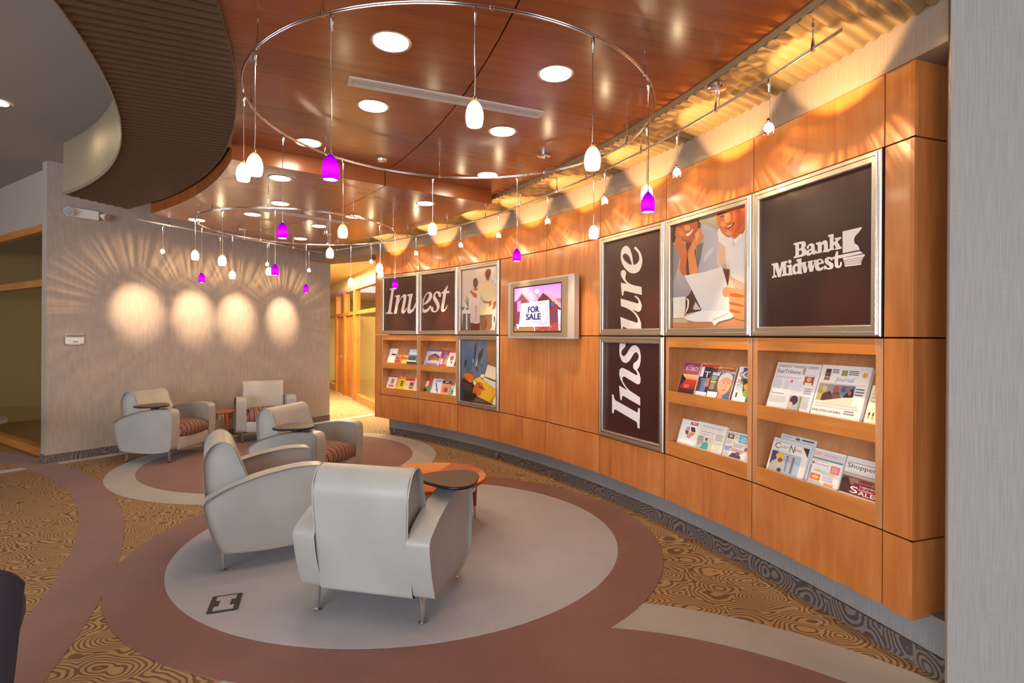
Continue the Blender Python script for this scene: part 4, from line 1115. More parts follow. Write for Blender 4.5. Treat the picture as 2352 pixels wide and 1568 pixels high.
def d_ure(A):
    A.uv(0, 0, 1, 1, CHOC); A.f = homog([(112, 125), (945, -90), (935, 1395), (95, 1408)])
    A.poly([(545, 160), (600, 215), (637, 290), (648, 380), (630, 470), (590, 535), (530, 562), (470, 555), (400, 500), (352, 425), (328, 340), (330, 250), (350, 190), (385, 155), (420, 150), (455, 180), (480, 235), (500, 320), (517, 428), (560, 418), (595, 375), (603, 320), (590, 265), (555, 215), (528, 190)], PALE, 3)
    A.poly([(490, 432), (440, 415), (395, 380), (362, 330), (360, 290), (385, 265), (415, 270), (445, 300), (470, 350)], CHOC, 3)
    A.poly([(325, 705), (418, 722), (370, 670), (335, 610), (325, 570), (335, 525), (365, 510), (395, 525), (408, 560), (395, 610), (395, 650), (420, 690), (470, 725), (530, 745), (635, 768), (640, 888), (560, 870), (385, 826), (368, 840), (360, 900), (342, 900), (335, 830)], PALE)
    A.poly([(320, 945), (420, 972), (575, 1020), (592, 1005), (585, 970), (560, 935), (530, 915), (545, 897), (590, 935), (620, 985), (638, 1045), (632, 1105), (605, 1143), (575, 1143), (500, 1115), (560, 1175), (600, 1240), (625, 1310), (632, 1440), (450, 1420), (355, 1370), (350, 1420), (330, 1420), (316, 1225), (420, 1265), (565, 1315), (582, 1295), (575, 1250), (540, 1190), (480, 1130), (400, 1085), (328, 1060)], PALE)
def d_ins(A):
    A.uv(0, 0, 1, 1, CHOC2); A.f = homog([(100, 48), (890, 68), (868, 1487), (72, 1288)])
    A.poly([(308, 40), (375, 40), (380, 95), (355, 125), (328, 160), (325, 200), (345, 232), (375, 225), (410, 180), (450, 115), (500, 78), (545, 90), (580, 140), (597, 230), (593, 310), (575, 380), (545, 420), (490, 402), (495, 340), (530, 310), (560, 275), (568, 225), (550, 188), (525, 180), (495, 205), (450, 280), (410, 322), (375, 332), (335, 310), (308, 255), (295, 185), (297, 110)], '#efe6ee', 3)
    A.poly([(283, 655), (400, 725), (350, 655), (305, 570), (287, 490), (295, 430), (315, 405), (345, 402), (400, 430), (535, 508), (548, 490), (530, 450), (490, 410), (515, 400), (545, 425), (575, 480), (592, 560), (588, 610), (570, 635), (545, 635), (490, 605), (370, 530), (345, 525), (330, 550), (340, 600), (380, 670), (430, 725), (580, 825), (583, 943), (460, 875), (335, 800), (322, 825), (318, 868), (298, 862)], '#efe6ee')
    A.poly([(180, 782), (205, 795), (208, 835), (225, 868), (540, 1045), (548, 1010), (552, 975), (577, 988), (568, 1275), (540, 1265), (535, 1205), (520, 1175), (225, 1000), (208, 1010), (200, 1060), (177, 1052)], '#efe6ee')
INV_L = [(205, 352), (762, 302), (757, 1258), (190, 1260)]; INV_R = [(878, 285), (1470, 212), (1455, 1255), (862, 1258)]
def d_inv(A):
    A.uv(0, 0, 1, 1, '#4c2a21'); A.f = homog(INV_L); P = '#f4dad2'
    A.poly([(275, 512), (390, 500), (388, 520), (365, 530), (350, 560), (298, 910), (300, 935), (330, 945), (328, 962), (205, 963), (207, 945), (238, 930), (250, 905), (305, 560), (300, 535), (272, 530)], P)
    A.poly([(368, 640), (455, 620), (460, 640), (440, 730), (490, 650), (530, 612), (562, 612), (575, 645), (570, 690), (535, 870), (530, 900), (545, 900), (565, 870), (575, 845), (585, 850), (565, 910), (530, 955), (500, 957), (480, 930), (485, 880), (520, 700), (520, 665), (505, 660), (470, 700), (430, 790), (400, 955), (350, 963), (395, 690), (395, 660), (370, 655)], P)
    A.poly([(590, 620), (680, 602), (685, 615), (665, 700), (640, 850), (645, 890), (660, 890), (690, 860), (730, 770), (755, 690), (755, 640), (740, 620), (745, 600), (800, 590), (795, 680), (740, 830), (690, 920), (640, 957), (605, 955), (585, 925), (590, 870), (620, 680), (615, 650), (588, 640)], P)
def d_est(A):
    A.uv(0, 0, 1, 1, '#562b20'); A.f = homog(INV_R); P = '#f4dad2'
    A.poly([(1018, 820), (1000, 870), (960, 920), (915, 945), (880, 940), (850, 900), (850, 780), (885, 690), (920, 620), (960, 580), (1000, 572), (1030, 590), (1040, 630), (1030, 680), (990, 740), (930, 790), (880, 805), (878, 860), (895, 890), (930, 885), (965, 860), (1000, 815)], P, 2)
    A.poly([(885, 785), (890, 730), (915, 660), (950, 610), (975, 600), (985, 620), (975, 670), (940, 730), (905, 765)], '#562b20', 2)
    A.poly([(1195, 650), (1175, 665), (1155, 655), (1150, 620), (1135, 595), (1110, 595), (1095, 620), (1100, 660), (1140, 720), (1165, 780), (1170, 840), (1150, 890), (1110, 930), (1070, 940), (1030, 925), (1010, 890), (1015, 850), (1035, 835), (1055, 850), (1060, 895), (1080, 912), (1105, 905), (1120, 870), (1115, 820), (1080, 750), (1055, 700), (1055, 650), (1080, 590), (1120, 562), (1165, 565), (1195, 595)], P, 2)
    A.poly([(1210, 570), (1240, 560), (1275, 510), (1312, 455), (1320, 460), (1300, 555), (1350, 555), (1345, 590), (1290, 598), (1270, 720), (1245, 850), (1245, 885), (1260, 885), (1290, 840), (1305, 808), (1312, 815), (1290, 875), (1250, 925), (1215, 932), (1192, 905), (1195, 850), (1235, 605), (1205, 600)], P)
def d_bank(A):
    C = '#3a1715'; P = '#f3e4e2'
    A.uv(0, 0, 1, 1, C); A.f = homog([(180, -275), (2132, -862), (2132, 2054), (133, 2101)])
    def L(p): A.poly(p, P)
    def K(p): A.poly(p, C)
    L([(715, 520), (880, 485), (915, 492), (932, 525), (932, 575), (905, 615), (940, 640), (950, 690), (925, 745), (880, 770), (712, 803), (715, 775), (740, 760), (745, 720), (745, 570), (740, 550), (715, 555)])
    K([(808, 540), (840, 532), (855, 560), (845, 610), (808, 625)]); K([(808, 660), (850, 655), (865, 690), (850, 730), (808, 745)])
    L([(945, 610), (955, 575), (1000, 535), (1050, 525), (1085, 550), (1090, 600), (1092, 670), (1120, 650), (1125, 680), (1100, 730), (1065, 740), (1040, 720), (1000, 758), (950, 755), (930, 720), (940, 670), (985, 640), (1025, 625), (1025, 590), (1010, 570), (990, 580), (985, 620), (955, 630)])
    K([(1025, 655), (995, 670), (990, 700), (1005, 710), (1025, 690)])
    L([(1112, 520), (1200, 497), (1205, 520), (1250, 480), (1295, 475), (1320, 510), (1325, 600), (1325, 640), (1350, 640), (1352, 690), (1242, 700), (1240, 665), (1255, 655), (1252, 560), (1240, 545), (1220, 560), (1215, 670), (1225, 700), (1120, 722), (1118, 690), (1145, 680), (1145, 560), (1115, 550)])
    L([(1328, 380), (1425, 358), (1425, 520), (1470, 470), (1445, 465), (1442, 440), (1560, 418), (1562, 445), (1525, 470), (1495, 510), (1550, 600), (1572, 605), (1570, 635), (1452, 658), (1450, 630), (1470, 620), (1440, 560), (1425, 575), (1430, 625), (1440, 650), (1352, 672), (1350, 640), (1358, 620), (1358, 420), (1328, 410)])
    L([(315, 900), (430, 880), (460, 1020), (490, 870), (605, 847), (600, 880), (575, 890), (580, 1080), (610, 1090), (605, 1120), (490, 1143), (495, 1110), (515, 1095), (515, 960), (475, 1150), (430, 1158), (375, 975), (370, 1110), (405, 1125), (405, 1155), (315, 1172), (318, 1140), (345, 1130), (345, 935), (315, 930)])
    L([(592, 935), (680, 915), (680, 1075), (695, 1080), (692, 1115), (600, 1130), (600, 1095), (620, 1085), (620, 975), (592, 970)])
    L([(645 + 31 * math.cos(k * .524), 865 + 38 * math.sin(k * .524)) for k in range(12)])
    L([(765, 825), (855, 803), (858, 1070), (870, 1075), (868, 1095), (790, 1100), (785, 1085), (740, 1112), (700, 1095), (683, 1020), (695, 950), (740, 905), (790, 895), (792, 870), (765, 860)])
    K([(745, 960), (775, 945), (785, 985), (780, 1050), (755, 1060), (740, 1020)])
    L([(838, 890), (940, 868), (945, 890), (930, 905), (955, 1000), (980, 890), (965, 885), (968, 862), (1060, 845), (1062, 870), (1048, 880), (1055, 960), (1085, 870), (1070, 865), (1072, 842), (1125, 835), (1125, 860), (1105, 870), (1060, 1055), (1000, 1065), (970, 950), (945, 1075), (895, 1083), (860, 920), (838, 915)])
    L([(1255, 905), (1165, 925), (1170, 975), (1195, 990), (1225, 975), (1255, 955), (1258, 985), (1225, 1030), (1165, 1048), (1115, 1030), (1095, 970), (1100, 890), (1140, 830), (1190, 815), (1235, 835), (1258, 880)])
    K([(1160, 895), (1205, 885), (1205, 850), (1185, 840), (1165, 855)])
    L([(1400, 800), (1415, 850), (1385, 855), (1360, 825), (1340, 825), (1335, 845), (1360, 870), (1415, 905), (1430, 950), (1415, 995), (1370, 1020), (1310, 1018), (1285, 1010), (1260, 1028), (1262, 945), (1290, 945), (1315, 985), (1345, 995), (1360, 975), (1345, 950), (1290, 915), (1265, 870), (1280, 815), (1325, 785), (1370, 785)])
    L([(1445, 790), (1475, 685), (1510, 680), (1508, 930), (1515, 955), (1535, 950), (1545, 885), (1570, 875), (1575, 930), (1555, 975), (1510, 998), (1465, 985), (1445, 940)])
    L([(1395, 795), (1510, 760), (1890, 685), (1945, 728), (1590, 805), (1420, 830)])
    L([(1585, 320), (1920, 245), (1918, 270), (1870, 340), (1800, 420), (1785, 480), (1800, 545), (1855, 580), (1885, 650), (1885, 662), (1590, 722)])
    for p in ([(1590, 812), (1965, 742), (1978, 765), (1955, 795), (1602, 852)], [(1604, 862), (1950, 803), (1940, 832), (1612, 884)], [(1614, 894), (1935, 842), (1928, 864), (1618, 910)], [(1620, 918), (1922, 872), (1917, 888), (1622, 933)], [(1624, 940), (1914, 895), (1912, 908), (1626, 950)], [(1628, 956), (1915, 914), (1916, 938), (1630, 972)]): L(p)
def d_family(A):
    A.uv(0, 0, 1, 1, '#e6c8b6', ('v', '#dcb7a8')); A.f = homog([(120, 200), (825, 95), (820, 1390), (100, 1392)])
    S = lambda p, c, n=4, g=None: A.poly(p, c, n, g)
    A.poly([(700, 300), (830, 260), (830, 800), (760, 820)], '#e0cdd2')
    for x, y, r in ((720, 400, 18), (790, 480, 22), (760, 310, 16), (800, 600, 20), (745, 690, 14)): S([(x - r, y), (x, y - r), (x + r, y), (x, y + r)], '#b7a2a8')
    S([(110, 830), (160, 750), (240, 760), (250, 960), (110, 1000)], '#dccfc4')
    for p in ([(140, 745), (235, 860), (240, 960), (215, 900)], [(190, 690), (215, 760), (235, 870), (200, 790)], [(235, 710), (245, 800), (238, 900), (225, 800)], [(100, 930), (160, 900), (150, 975), (100, 985)], [(190, 930), (240, 940), (240, 980), (190, 975)]): A.poly(p, '#7b6e50')
    A.poly([(100, 985), (300, 985), (300, 1055), (100, 1058)], '#e2cdd0')
    A.poly([(130, 1058), (300, 1055), (300, 1392), (100, 1392)], '#6d5650')
    A.poly([(188, 1055), (214, 1055), (212, 1392), (186, 1392)], '#e0d0d2'); A.poly([(230, 1090), (260, 1080), (250, 1160)], '#9b8a82')
    A.poly([(715, 960), (830, 940), (830, 1060), (715, 1065)], '#e6d3d2'); A.poly([(710, 1065), (800, 1065), (770, 1392), (705, 1392)], '#d8d2d0'); A.poly([(800, 1060), (830, 1060), (825, 1392), (775, 1392)], '#6b564e')
    S([(745, 1130), (770, 1110), (770, 1180), (755, 1250), (745, 1200)], '#4d6a62')
    # smaller figure in a white shirt
    A.poly([(285, 1235), (470, 1240), (465, 1392), (280, 1392)], '#6a2f22')
    S([(262, 640), (330, 585), (380, 575), (440, 600), (485, 700), (470, 880), (465, 1100), (462, 1230), (400, 1260), (320, 1245), (270, 1215), (280, 1000), (245, 900), (245, 760)], '#ead0c4', 5, ('v', '#d4b6b4'))
    A.poly([(370, 900), (420, 870), (400, 1240), (370, 1245)], '#c7a6a0')
    S([(350, 540), (410, 540), (415, 590), (345, 590)], '#c06038'); S([(337, 470), (340, 380), (380, 340), (420, 380), (427, 460), (405, 520), (380, 540), (350, 520)], '#7a3524')
    # taller figure in a cream shirt
    A.poly([(470, 1070), (715, 1060), (705, 1330), (650, 1392), (480, 1392)], '#80583f', 0, ('u', '#94694c')); A.poly([(575, 1180), (600, 1180), (590, 1392), (565, 1392)], '#5c3d2c')
    A.poly([(585, 1345), (650, 1320), (650, 1392), (580, 1392)], '#b5603c')
    S([(585, 395), (680, 400), (740, 450), (790, 600), (795, 800), (720, 810), (715, 960), (715, 1060), (600, 1075), (470, 1075), (480, 900), (500, 700), (490, 560), (515, 450)], '#e2c088', 5, ('v', '#e8d6ae'))
    A.poly([(515, 450), (560, 430), (500, 560), (470, 680), (425, 710), (385, 655), (440, 560)], '#e9cb98'); A.poly([(500, 700), (520, 780), (640, 815), (640, 840), (530, 825), (490, 740)], '#a9804e')
    A.poly([(590, 385), (670, 390), (660, 425), (600, 420)], '#d9c08e')
    S([(590, 350), (655, 350), (650, 385), (600, 385)], '#b85a38'); S([(575, 290), (580, 220), (630, 160), (680, 180), (685, 250), (660, 330), (640, 360), (600, 350)], '#7d3f2c')
    A.poly([(265, 630), (300, 580), (330, 610), (400, 650), (415, 710), (390, 740), (340, 715), (300, 650)], '#bd6038')
    A.poly([(640, 825), (690, 780), (700, 850), (670, 920), (650, 900), (660, 850), (540, 840), (545, 815)], '#a8532f'); A.poly([(745, 815), (800, 805), (785, 870), (745, 975), (720, 965), (740, 900)], '#b05c36')
def d_writer(A):
    A.uv(0, 0, 1, 1, '#96613a', ('v', '#5a3a2c')); A.f = homog([(105, 65), (850, 70), (840, 1475), (90, 1330)])
    S = lambda p, c, n=4, g=None: A.poly(p, c, n, g)
    A.poly([(580, 65), (850, 65), (850, 650), (690, 560), (640, 500)], '#9c6a42', 0, ('v', '#8a5a36'))
    A.poly([(640, 580), (850, 650), (845, 935), (570, 830)], '#dcc4a4', 0, ('v', '#e6d8c0')); A.poly([(560, 850), (845, 965), (845, 1150), (540, 900)], '#d2cdc8'); A.poly([(500, 780), (570, 790), (560, 870), (480, 850)], '#e8d8c8')
    A.poly([(620, 860), (845, 940), (845, 970), (640, 890)], '#5b3a2e')
    S([(105, 65), (580, 65), (620, 300), (640, 520), (600, 680), (500, 800), (360, 890), (310, 740), (200, 760), (105, 800)], '#6f7a94', 3, ('u', '#5d6880'))
    A.poly([(110, 65), (230, 65), (225, 300), (200, 740), (100, 840), (100, 400)], '#5f6a84'); A.poly([(230, 240), (340, 180), (330, 560), (300, 720), (190, 750)], '#567090', 0, ('v', '#4a6078'))
    A.poly([(225, 65), (330, 65), (345, 210), (310, 190), (225, 270)], '#69728a'); A.poly([(320, 65), (400, 65), (345, 150)], '#b5622e')
    for p in ([(370, 180), (420, 100), (400, 320), (350, 600), (335, 600)], [(450, 350), (560, 200), (520, 420), (430, 600), (440, 480)], [(380, 620), (430, 640), (440, 770), (410, 700)], [(470, 580), (540, 600), (550, 620)], [(160, 480), (215, 480), (190, 640), (150, 640)]): A.poly(p, '#3e3c4c')
    A.poly([(440, 440), (410, 590), (385, 615), (400, 540)], '#e6d6bc'); A.poly([(330, 480), (352, 470), (345, 540), (330, 560)], '#b9c2da')
    A.poly([(360, 900), (470, 840), (850, 1160), (720, 1420), (410, 1250), (335, 1020)], '#f0c23c', 0, ('u', '#e0a020')); A.poly([(345, 910), (400, 930), (420, 990), (335, 1020)], '#f4dcb0'); A.poly([(840, 1170), (850, 1475), (730, 1440), (790, 1280)], '#e8e2b0')
    A.poly([(740, 1290), (830, 1160), (800, 1290), (700, 1410), (670, 1390)], '#d88d18')
    S([(105, 900), (220, 940), (350, 1000), (420, 1250), (330, 1360), (90, 1330)], '#2c1d1c', 3); A.poly([(110, 940), (330, 1000), (310, 1170), (110, 1100)], '#4a3430')
    A.poly([(330, 1360), (400, 1270), (640, 1400), (520, 1400)], '#6b573c')
    S([(165, 770), (310, 775), (350, 850), (330, 930), (270, 960), (210, 900), (170, 850)], '#d9641c', 3, ('v', '#e87a2c'))
    S([(340, 1080), (420, 960), (510, 970), (560, 1060), (550, 1140), (490, 1150), (510, 1190), (460, 1250), (400, 1230), (380, 1180), (330, 1190)], '#cf5a1c', 3, ('u', '#dd7430'))
    A.poly([(450, 1030), (560, 1090), (540, 1110), (440, 1070)], '#8e3a12'); A.poly([(380, 915), (600, 1130), (590, 1136), (372, 925)], '#2a2018')
def d_couple(A):
    A.uv(0, 0, 1, 1, '#b9ac96'); A.f = homog([(75, 245), (948, 0), (945, 1475), (70, 1480)])
    S = lambda p, c, n=4, g=None: A.poly(p, c, n, g)
    S([(420, 60), (620, 60), (620, 300), (560, 280), (420, 230)], '#a39a84', 3); A.poly([(70, 1360), (950, 1300), (950, 1490), (60, 1490)], '#c8865e'); A.poly([(70, 1300), (260, 1330), (240, 1420), (70, 1410)], '#d2b48a')
    A.poly([(220, 400), (330, 400), (360, 800), (420, 1270), (220, 1310), (230, 900)], '#54342c')
    # woman resting her chin on her hands
    S([(350, 260), (400, 210), (490, 245), (570, 280), (608, 420), (605, 740), (600, 800), (370, 830), (340, 600), (400, 430)], '#a8a0a8', 4, ('u', '#b9b2c0')); A.poly([(350, 480), (430, 430), (400, 620), (360, 790), (345, 640)], '#6f675f'); A.poly([(440, 600), (540, 480), (550, 540), (430, 690)], '#c4bed0')
    S([(70, 480), (130, 520), (150, 620), (130, 740), (95, 860), (70, 880)], '#8f8688', 3)
    S([(80, 940), (140, 740), (220, 850), (290, 990), (230, 1100), (75, 1110)], '#b3a9a8', 3, ('v', '#9a9098'))
    S([(85, 250), (200, 190), (350, 150), (385, 190), (380, 290), (330, 400), (280, 435), (200, 420), (110, 360)], '#c9642c', 4, ('u', '#b04a1c')); A.poly([(70, 245), (360, 160), (350, 130), (70, 200)], '#3a221a'); A.poly([(355, 160), (400, 200), (395, 262), (360, 280)], '#4a2c20')
    A.poly([(120, 250), (150, 236), (185, 238), (200, 246), (160, 248)], '#5a2a18'); A.poly([(250, 205), (285, 186), (325, 182), (338, 190), (295, 198)], '#5a2a18')
    S([(150, 330), (190, 300), (215, 345), (190, 385), (150, 370)], '#dc7e42', 4, ('v', '#b9501e')); A.poly([(110, 360), (200, 418), (280, 434), (330, 400), (300, 415), (220, 405), (150, 365)], '#a4441a')
    S([(60, 240), (110, 230), (95, 330), (120, 400), (85, 430), (60, 420)], '#3a2018', 3)
    S([(130, 300), (190, 285), (210, 340), (150, 350)], '#d9783c'); S([(225, 330), (270, 312), (305, 262), (300, 300), (262, 350), (235, 355)], '#f6e6da', 3); S([(205, 240), (262, 225), (275, 275), (225, 290)], '#e08a52', 3)
    S([(95, 450), (110, 380), (150, 370), (200, 430), (240, 540), (235, 640), (210, 840), (150, 760), (160, 640)], '#cf7034', 4, ('v', '#c65f26')); S([(250, 560), (290, 450), (350, 330), (375, 255), (415, 330), (425, 390), (360, 480), (330, 560), (365, 800), (275, 825), (258, 680)], '#d87a3a', 4, ('v', '#e08e4e'))
    A.poly([(330, 330), (370, 290), (385, 360), (345, 430)], '#e39a60')
    # man
    S([(600, 300), (640, 270), (760, 330), (950, 250), (950, 1040), (850, 1010), (760, 900), (700, 700), (610, 740), (610, 420)], '#e6ddda', 4, ('u', '#d8d3da')); A.poly([(610, 420), (690, 500), (700, 700), (610, 740)], '#d9b294'); A.poly([(720, 640), (760, 860), (950, 960), (950, 1040), (850, 1010), (740, 870)], '#d6a888')
    S([(585, 110), (700, 70), (850, 20), (950, -10), (950, 190), (880, 330), (800, 400), (770, 372), (720, 378), (650, 320), (605, 220)], '#d66a32', 4, ('u', '#c85a28')); A.poly([(590, 100), (740, 40), (730, 65), (600, 115)], '#3c241a'); S([(680, 110), (745, 90), (760, 180), (700, 200)], '#e59058', 3)
    A.poly([(618, 130), (660, 112), (690, 120), (650, 132)], '#6a2a14'); A.poly([(780, 78), (830, 50), (870, 52), (830, 70)], '#6a2a14'); S([(800, 90), (880, 60), (930, 150), (860, 280), (800, 330), (830, 220)], '#c05020', 3)
    A.poly([(690, 190), (720, 205), (765, 185), (755, 200), (720, 216)], '#a8431a'); S([(690, 320), (740, 300), (775, 330), (740, 365)], '#e58e58', 3)
    S([(690, 262), (750, 235), (800, 190), (790, 230), (730, 272)], '#6e2418', 3); A.poly([(705, 258), (775, 215), (760, 240), (720, 262)], '#f0d8cc'); A.poly([(840, 330), (900, 300), (950, 180), (950, 250), (880, 360)], '#b84e20'); S([(640, 190), (690, 200), (690, 240), (640, 240)], '#e2884e', 3)
    A.poly([(735, 395), (810, 400), (880, 330), (890, 360), (820, 440), (760, 430)], '#efe6e2'); A.poly([(765, 380), (775, 372), (800, 480), (790, 500)], '#c4bcc0')
    A.poly([(660, 760), (745, 770), (720, 980), (690, 880)], '#6a2a1c'); A.poly([(745, 870), (820, 1010), (720, 990)], '#d8cda0')
    # letter, hand, papers and mug
    A.poly([(212, 840), (440, 800), (655, 738), (690, 850), (740, 1060), (750, 1300), (430, 1290), (330, 1080)], '#e6dad6', 0, ('v', '#ddd8dc'))
    S([(660, 1060), (680, 995), (740, 990), (860, 1015), (935, 1050), (945, 1370), (820, 1370), (750, 1300), (745, 1120), (690, 1110)], '#e89a66', 3, ('v', '#e58a58'))
    for p in ([(770, 1060), (920, 1090), (915, 1115), (760, 1100)], [(760, 1170), (905, 1210), (895, 1230), (755, 1200)], [(760, 1260), (880, 1290), (860, 1310), (760, 1290)]): S(p, '#c85a28', 3)
    A.poly([(200, 1350), (420, 1265), (750, 1290), (800, 1330), (770, 1370), (620, 1410), (570, 1460), (540, 1410), (350, 1410), (260, 1390)], '#efe9e8'); A.poly([(540, 1390), (740, 1300), (740, 1308), (560, 1392)], '#a89a98')
    A.poly([(75, 1110), (230, 1095), (225, 1250), (210, 1355), (85, 1360)], '#efe8e2', 0, ('u', '#e2d6c6')); S([(230, 1115), (268, 1140), (262, 1240), (222, 1310), (232, 1270), (246, 1220), (248, 1150)], '#e8dccc', 3)
    A.poly([(315, 1240), (345, 1160), (410, 1260), (330, 1262)], '#c9bcc0')
poster(0, Z2, Z3, 'framed poster with the letters Inv, first at the left end of the wall', d_inv)
poster(1, Z2, Z3, 'framed poster with the letters est, second from the left end', d_est)
poster(2, Z2, Z3, 'framed photo poster of two people seen from behind, arm in arm', d_family)
poster(2, Z1, Z2, 'framed photo poster of a person in a blue shirt writing on a yellow pad', d_writer)
poster(5, Z2, Z3, 'brown framed poster with the upright letters ure', d_ure)
poster(5, Z1, Z2, 'brown framed poster with the upright letters Ins', d_ins)
poster(6, Z2, Z3, 'framed photo poster of a smiling couple reading a letter', d_couple)
poster(7, Z2, Z3, 'largest brown framed poster with the white bank name and map logo', d_bank)

# ------------------------------------------------------------------ television
n4 = node(4); tx = (node(5) - node(3)).normalized(); ty = Vector((-tx.y, tx.x, 0))
if ty.dot((n4.xy - WC).to_3d()) < 0: ty = -ty
PR = 0.13; o4 = n4 - ty * PR
sl = ray_line(1166, o4.xy, (o4 + tx).xy); sr = ray_line(1318, o4.xy, (o4 + tx).xy)
yl = (o4 + tx * sl).y; yr = (o4 + tx * sr).y
zt = (zat(1166, 650, yl) + zat(1318, 627, yr)) / 2; zb = (zat(1166, 776, yl) + zat(1318, 780, yr)) / 2
TM = Matrix(((tx.x, ty.x, 0, o4.x), (tx.y, ty.y, 0, o4.y), (0, 0, 1, 0), (0, 0, 0, 1)))
tv = thing('television', 'silver flat television showing a for sale sign before a house', 'television', TM @ Matrix.Translation((sl, 0, zb)))
TW, TH = sr - sl, zt - zb
mat('tv_silver', '#c9bcb4', 0.35, 0.35); mat('tv_bezel', '#a8937a', 0.35, 0.4)
m = MB(); m.box(0, TW, 0, 0.07, 0, TH); m.build('case', 'tv_silver', tv, bevel=0.006)
fx = TW * 0.055
m = MB()
bx0, bx1, bz0, bz1 = fx, TW - fx * 1.5, TH * 0.045, TH * 0.97
ix0, ix1, iz0, iz1 = TW * 0.105, TW * 0.845, TH * 0.105, TH * 0.90
for q in ((bx0, ix0, bz0, bz1), (ix1, bx1, bz0, bz1), (ix0, ix1, bz0, iz0), (ix0, ix1, iz1, bz1)): m.box(q[0], q[1], -0.006, 0.001, q[2], q[3])
m.build('bezel', 'tv_bezel', tv)
m = MB(); m.box(ix0, ix1, -0.0025, 0.0, iz0, iz1); scr = m.build('screen', 'dark_plastic', tv)
m = MB(); m.lathe([(.008, 0), (.008, .002)], 12, M=Matrix.Translation((TW * .45, -0.006, TH * .075)) @ Matrix.Rotation(rad(90), 4, 'X')); m.build('badge', 'grey_plastic', tv)
m = MB(); m.box(TW * .35, TW * .6, 0.07, PR - 0.012, TH * .3, TH * .7); m.build('wall_mount', 'dark_plastic', tv)
A = Art(ix1 - ix0 - 0.03, iz1 - iz0 - 0.03)
A.uv(0, 0, 1, 1, '#c88ae8', ('v', '#e6d8f4')); A.f = homog([(195, 350), (1245, 210), (1240, 1325), (190, 1330)])
A.poly([(650, 400), (690, 350), (740, 370), (750, 430), (700, 450), (660, 440)], '#fffdf2', 3)
A.poly([(195, 650), (280, 600), (355, 440), (420, 500), (520, 600), (540, 680), (195, 900)], '#6c3a4e'); A.poly([(195, 660), (530, 620), (600, 1325), (190, 1330)], '#743446')
A.poly([(355, 432), (450, 520), (530, 640), (500, 640), (420, 540), (360, 470), (285, 600), (250, 610)], '#a06a8c'); A.poly([(262, 640), (340, 620), (330, 880), (262, 880)], '#9a82b8')
A.poly([(450, 440), (650, 430), (770, 520), (730, 600), (520, 640)], '#b296b4'); A.poly([(530, 450), (640, 440), (720, 590), (560, 620)], '#c4acc8')
A.poly([(720, 600), (840, 440), (1010, 560), (1240, 790), (1240, 1325), (720, 1325)], '#64303e'); A.poly([(840, 440), (960, 470), (1110, 540), (1240, 720), (1240, 800), (1060, 640), (900, 470)], '#c8a49a'); A.poly([(1110, 570), (1245, 550), (1245, 700)], '#b07490')
A.poly([(1000, 820), (1170, 700), (1160, 1325), (1000, 1325)], '#8a3a40'); A.poly([(1020, 640), (1100, 640), (1090, 760), (1010, 760)], '#565a84'); A.poly([(1060, 900), (1130, 860), (1120, 1100), (1050, 1100)], '#5a4a70')
A.poly([(190, 1230), (700, 1230), (700, 1335), (190, 1335)], '#7d7440', 0, ('u', '#b06a4a')); A.poly([(640, 1230), (1240, 1100), (1240, 1335), (640, 1335)], '#a8483c'); A.poly([(1175, 820), (1240, 840), (1230, 1320), (1190, 1300)], '#fbf3ee'); A.poly([(240, 1170), (300, 1165), (295, 1270), (260, 1270)], '#f6eef4')
for k in range(26): x, y = 660 + random.random() * 560, 1110 + random.random() * 210; A.poly([(x, y), (x + 16, y - 8), (x + 20, y + 10)], random.choice(['#e8d4c0', '#c87a50', '#6e7a40', '#d8b49a']))
A.poly([(648, 1225), (665, 1225), (665, 1335), (648, 1335)], '#f4ece8')
A.poly([(355, 690), (985, 600), (1003, 1222), (303, 1230)], '#d2cddc')
for p in ([(430, 728), (880, 668), (905, 680), (880, 674), (432, 735)], [(365, 790), (385, 770), (430, 735), (424, 728), (378, 768)], [(905, 670), (950, 720), (955, 1095), (950, 1095), (945, 725)], [(365, 790), (372, 790), (345, 1110), (340, 1110)], [(340, 1110), (395, 1165), (900, 1155), (950, 1095), (956, 1098), (903, 1164), (390, 1174)]): A.poly(p, '#9a94b8')
A.f = homog([(195, 350), (1245, 210), (1240, 1325), (190, 1330)])
a, b = A.f((525, 770)), A.f((740, 870)); [A.text('FOR', a[0] - .012 + d, a[1] - .005 + e, b[0] + .012 + d, b[1] + .015 + e, '#2f2468') for d in (-.006, 0, .006) for e in (-.004, .004)]
a, b = A.f((483, 935)), A.f((780, 1040)); [A.text('SALE', a[0] - .012 + d, a[1] - .005 + e, b[0] + .012 + d, b[1] + .015 + e, '#2f2468') for d in (-.006, 0, .006) for e in (-.004, .004)]
a, b = A.f((430, 1108)), A.f((845, 1118)); A.lines(a[0], a[1], b[0], b[1] + .01, 1, '#b4aecb')
A.build('picture', 'screen_print', scr, Matrix.Translation((ix0 + 0.015, -0.0030, iz0 + 0.015)))
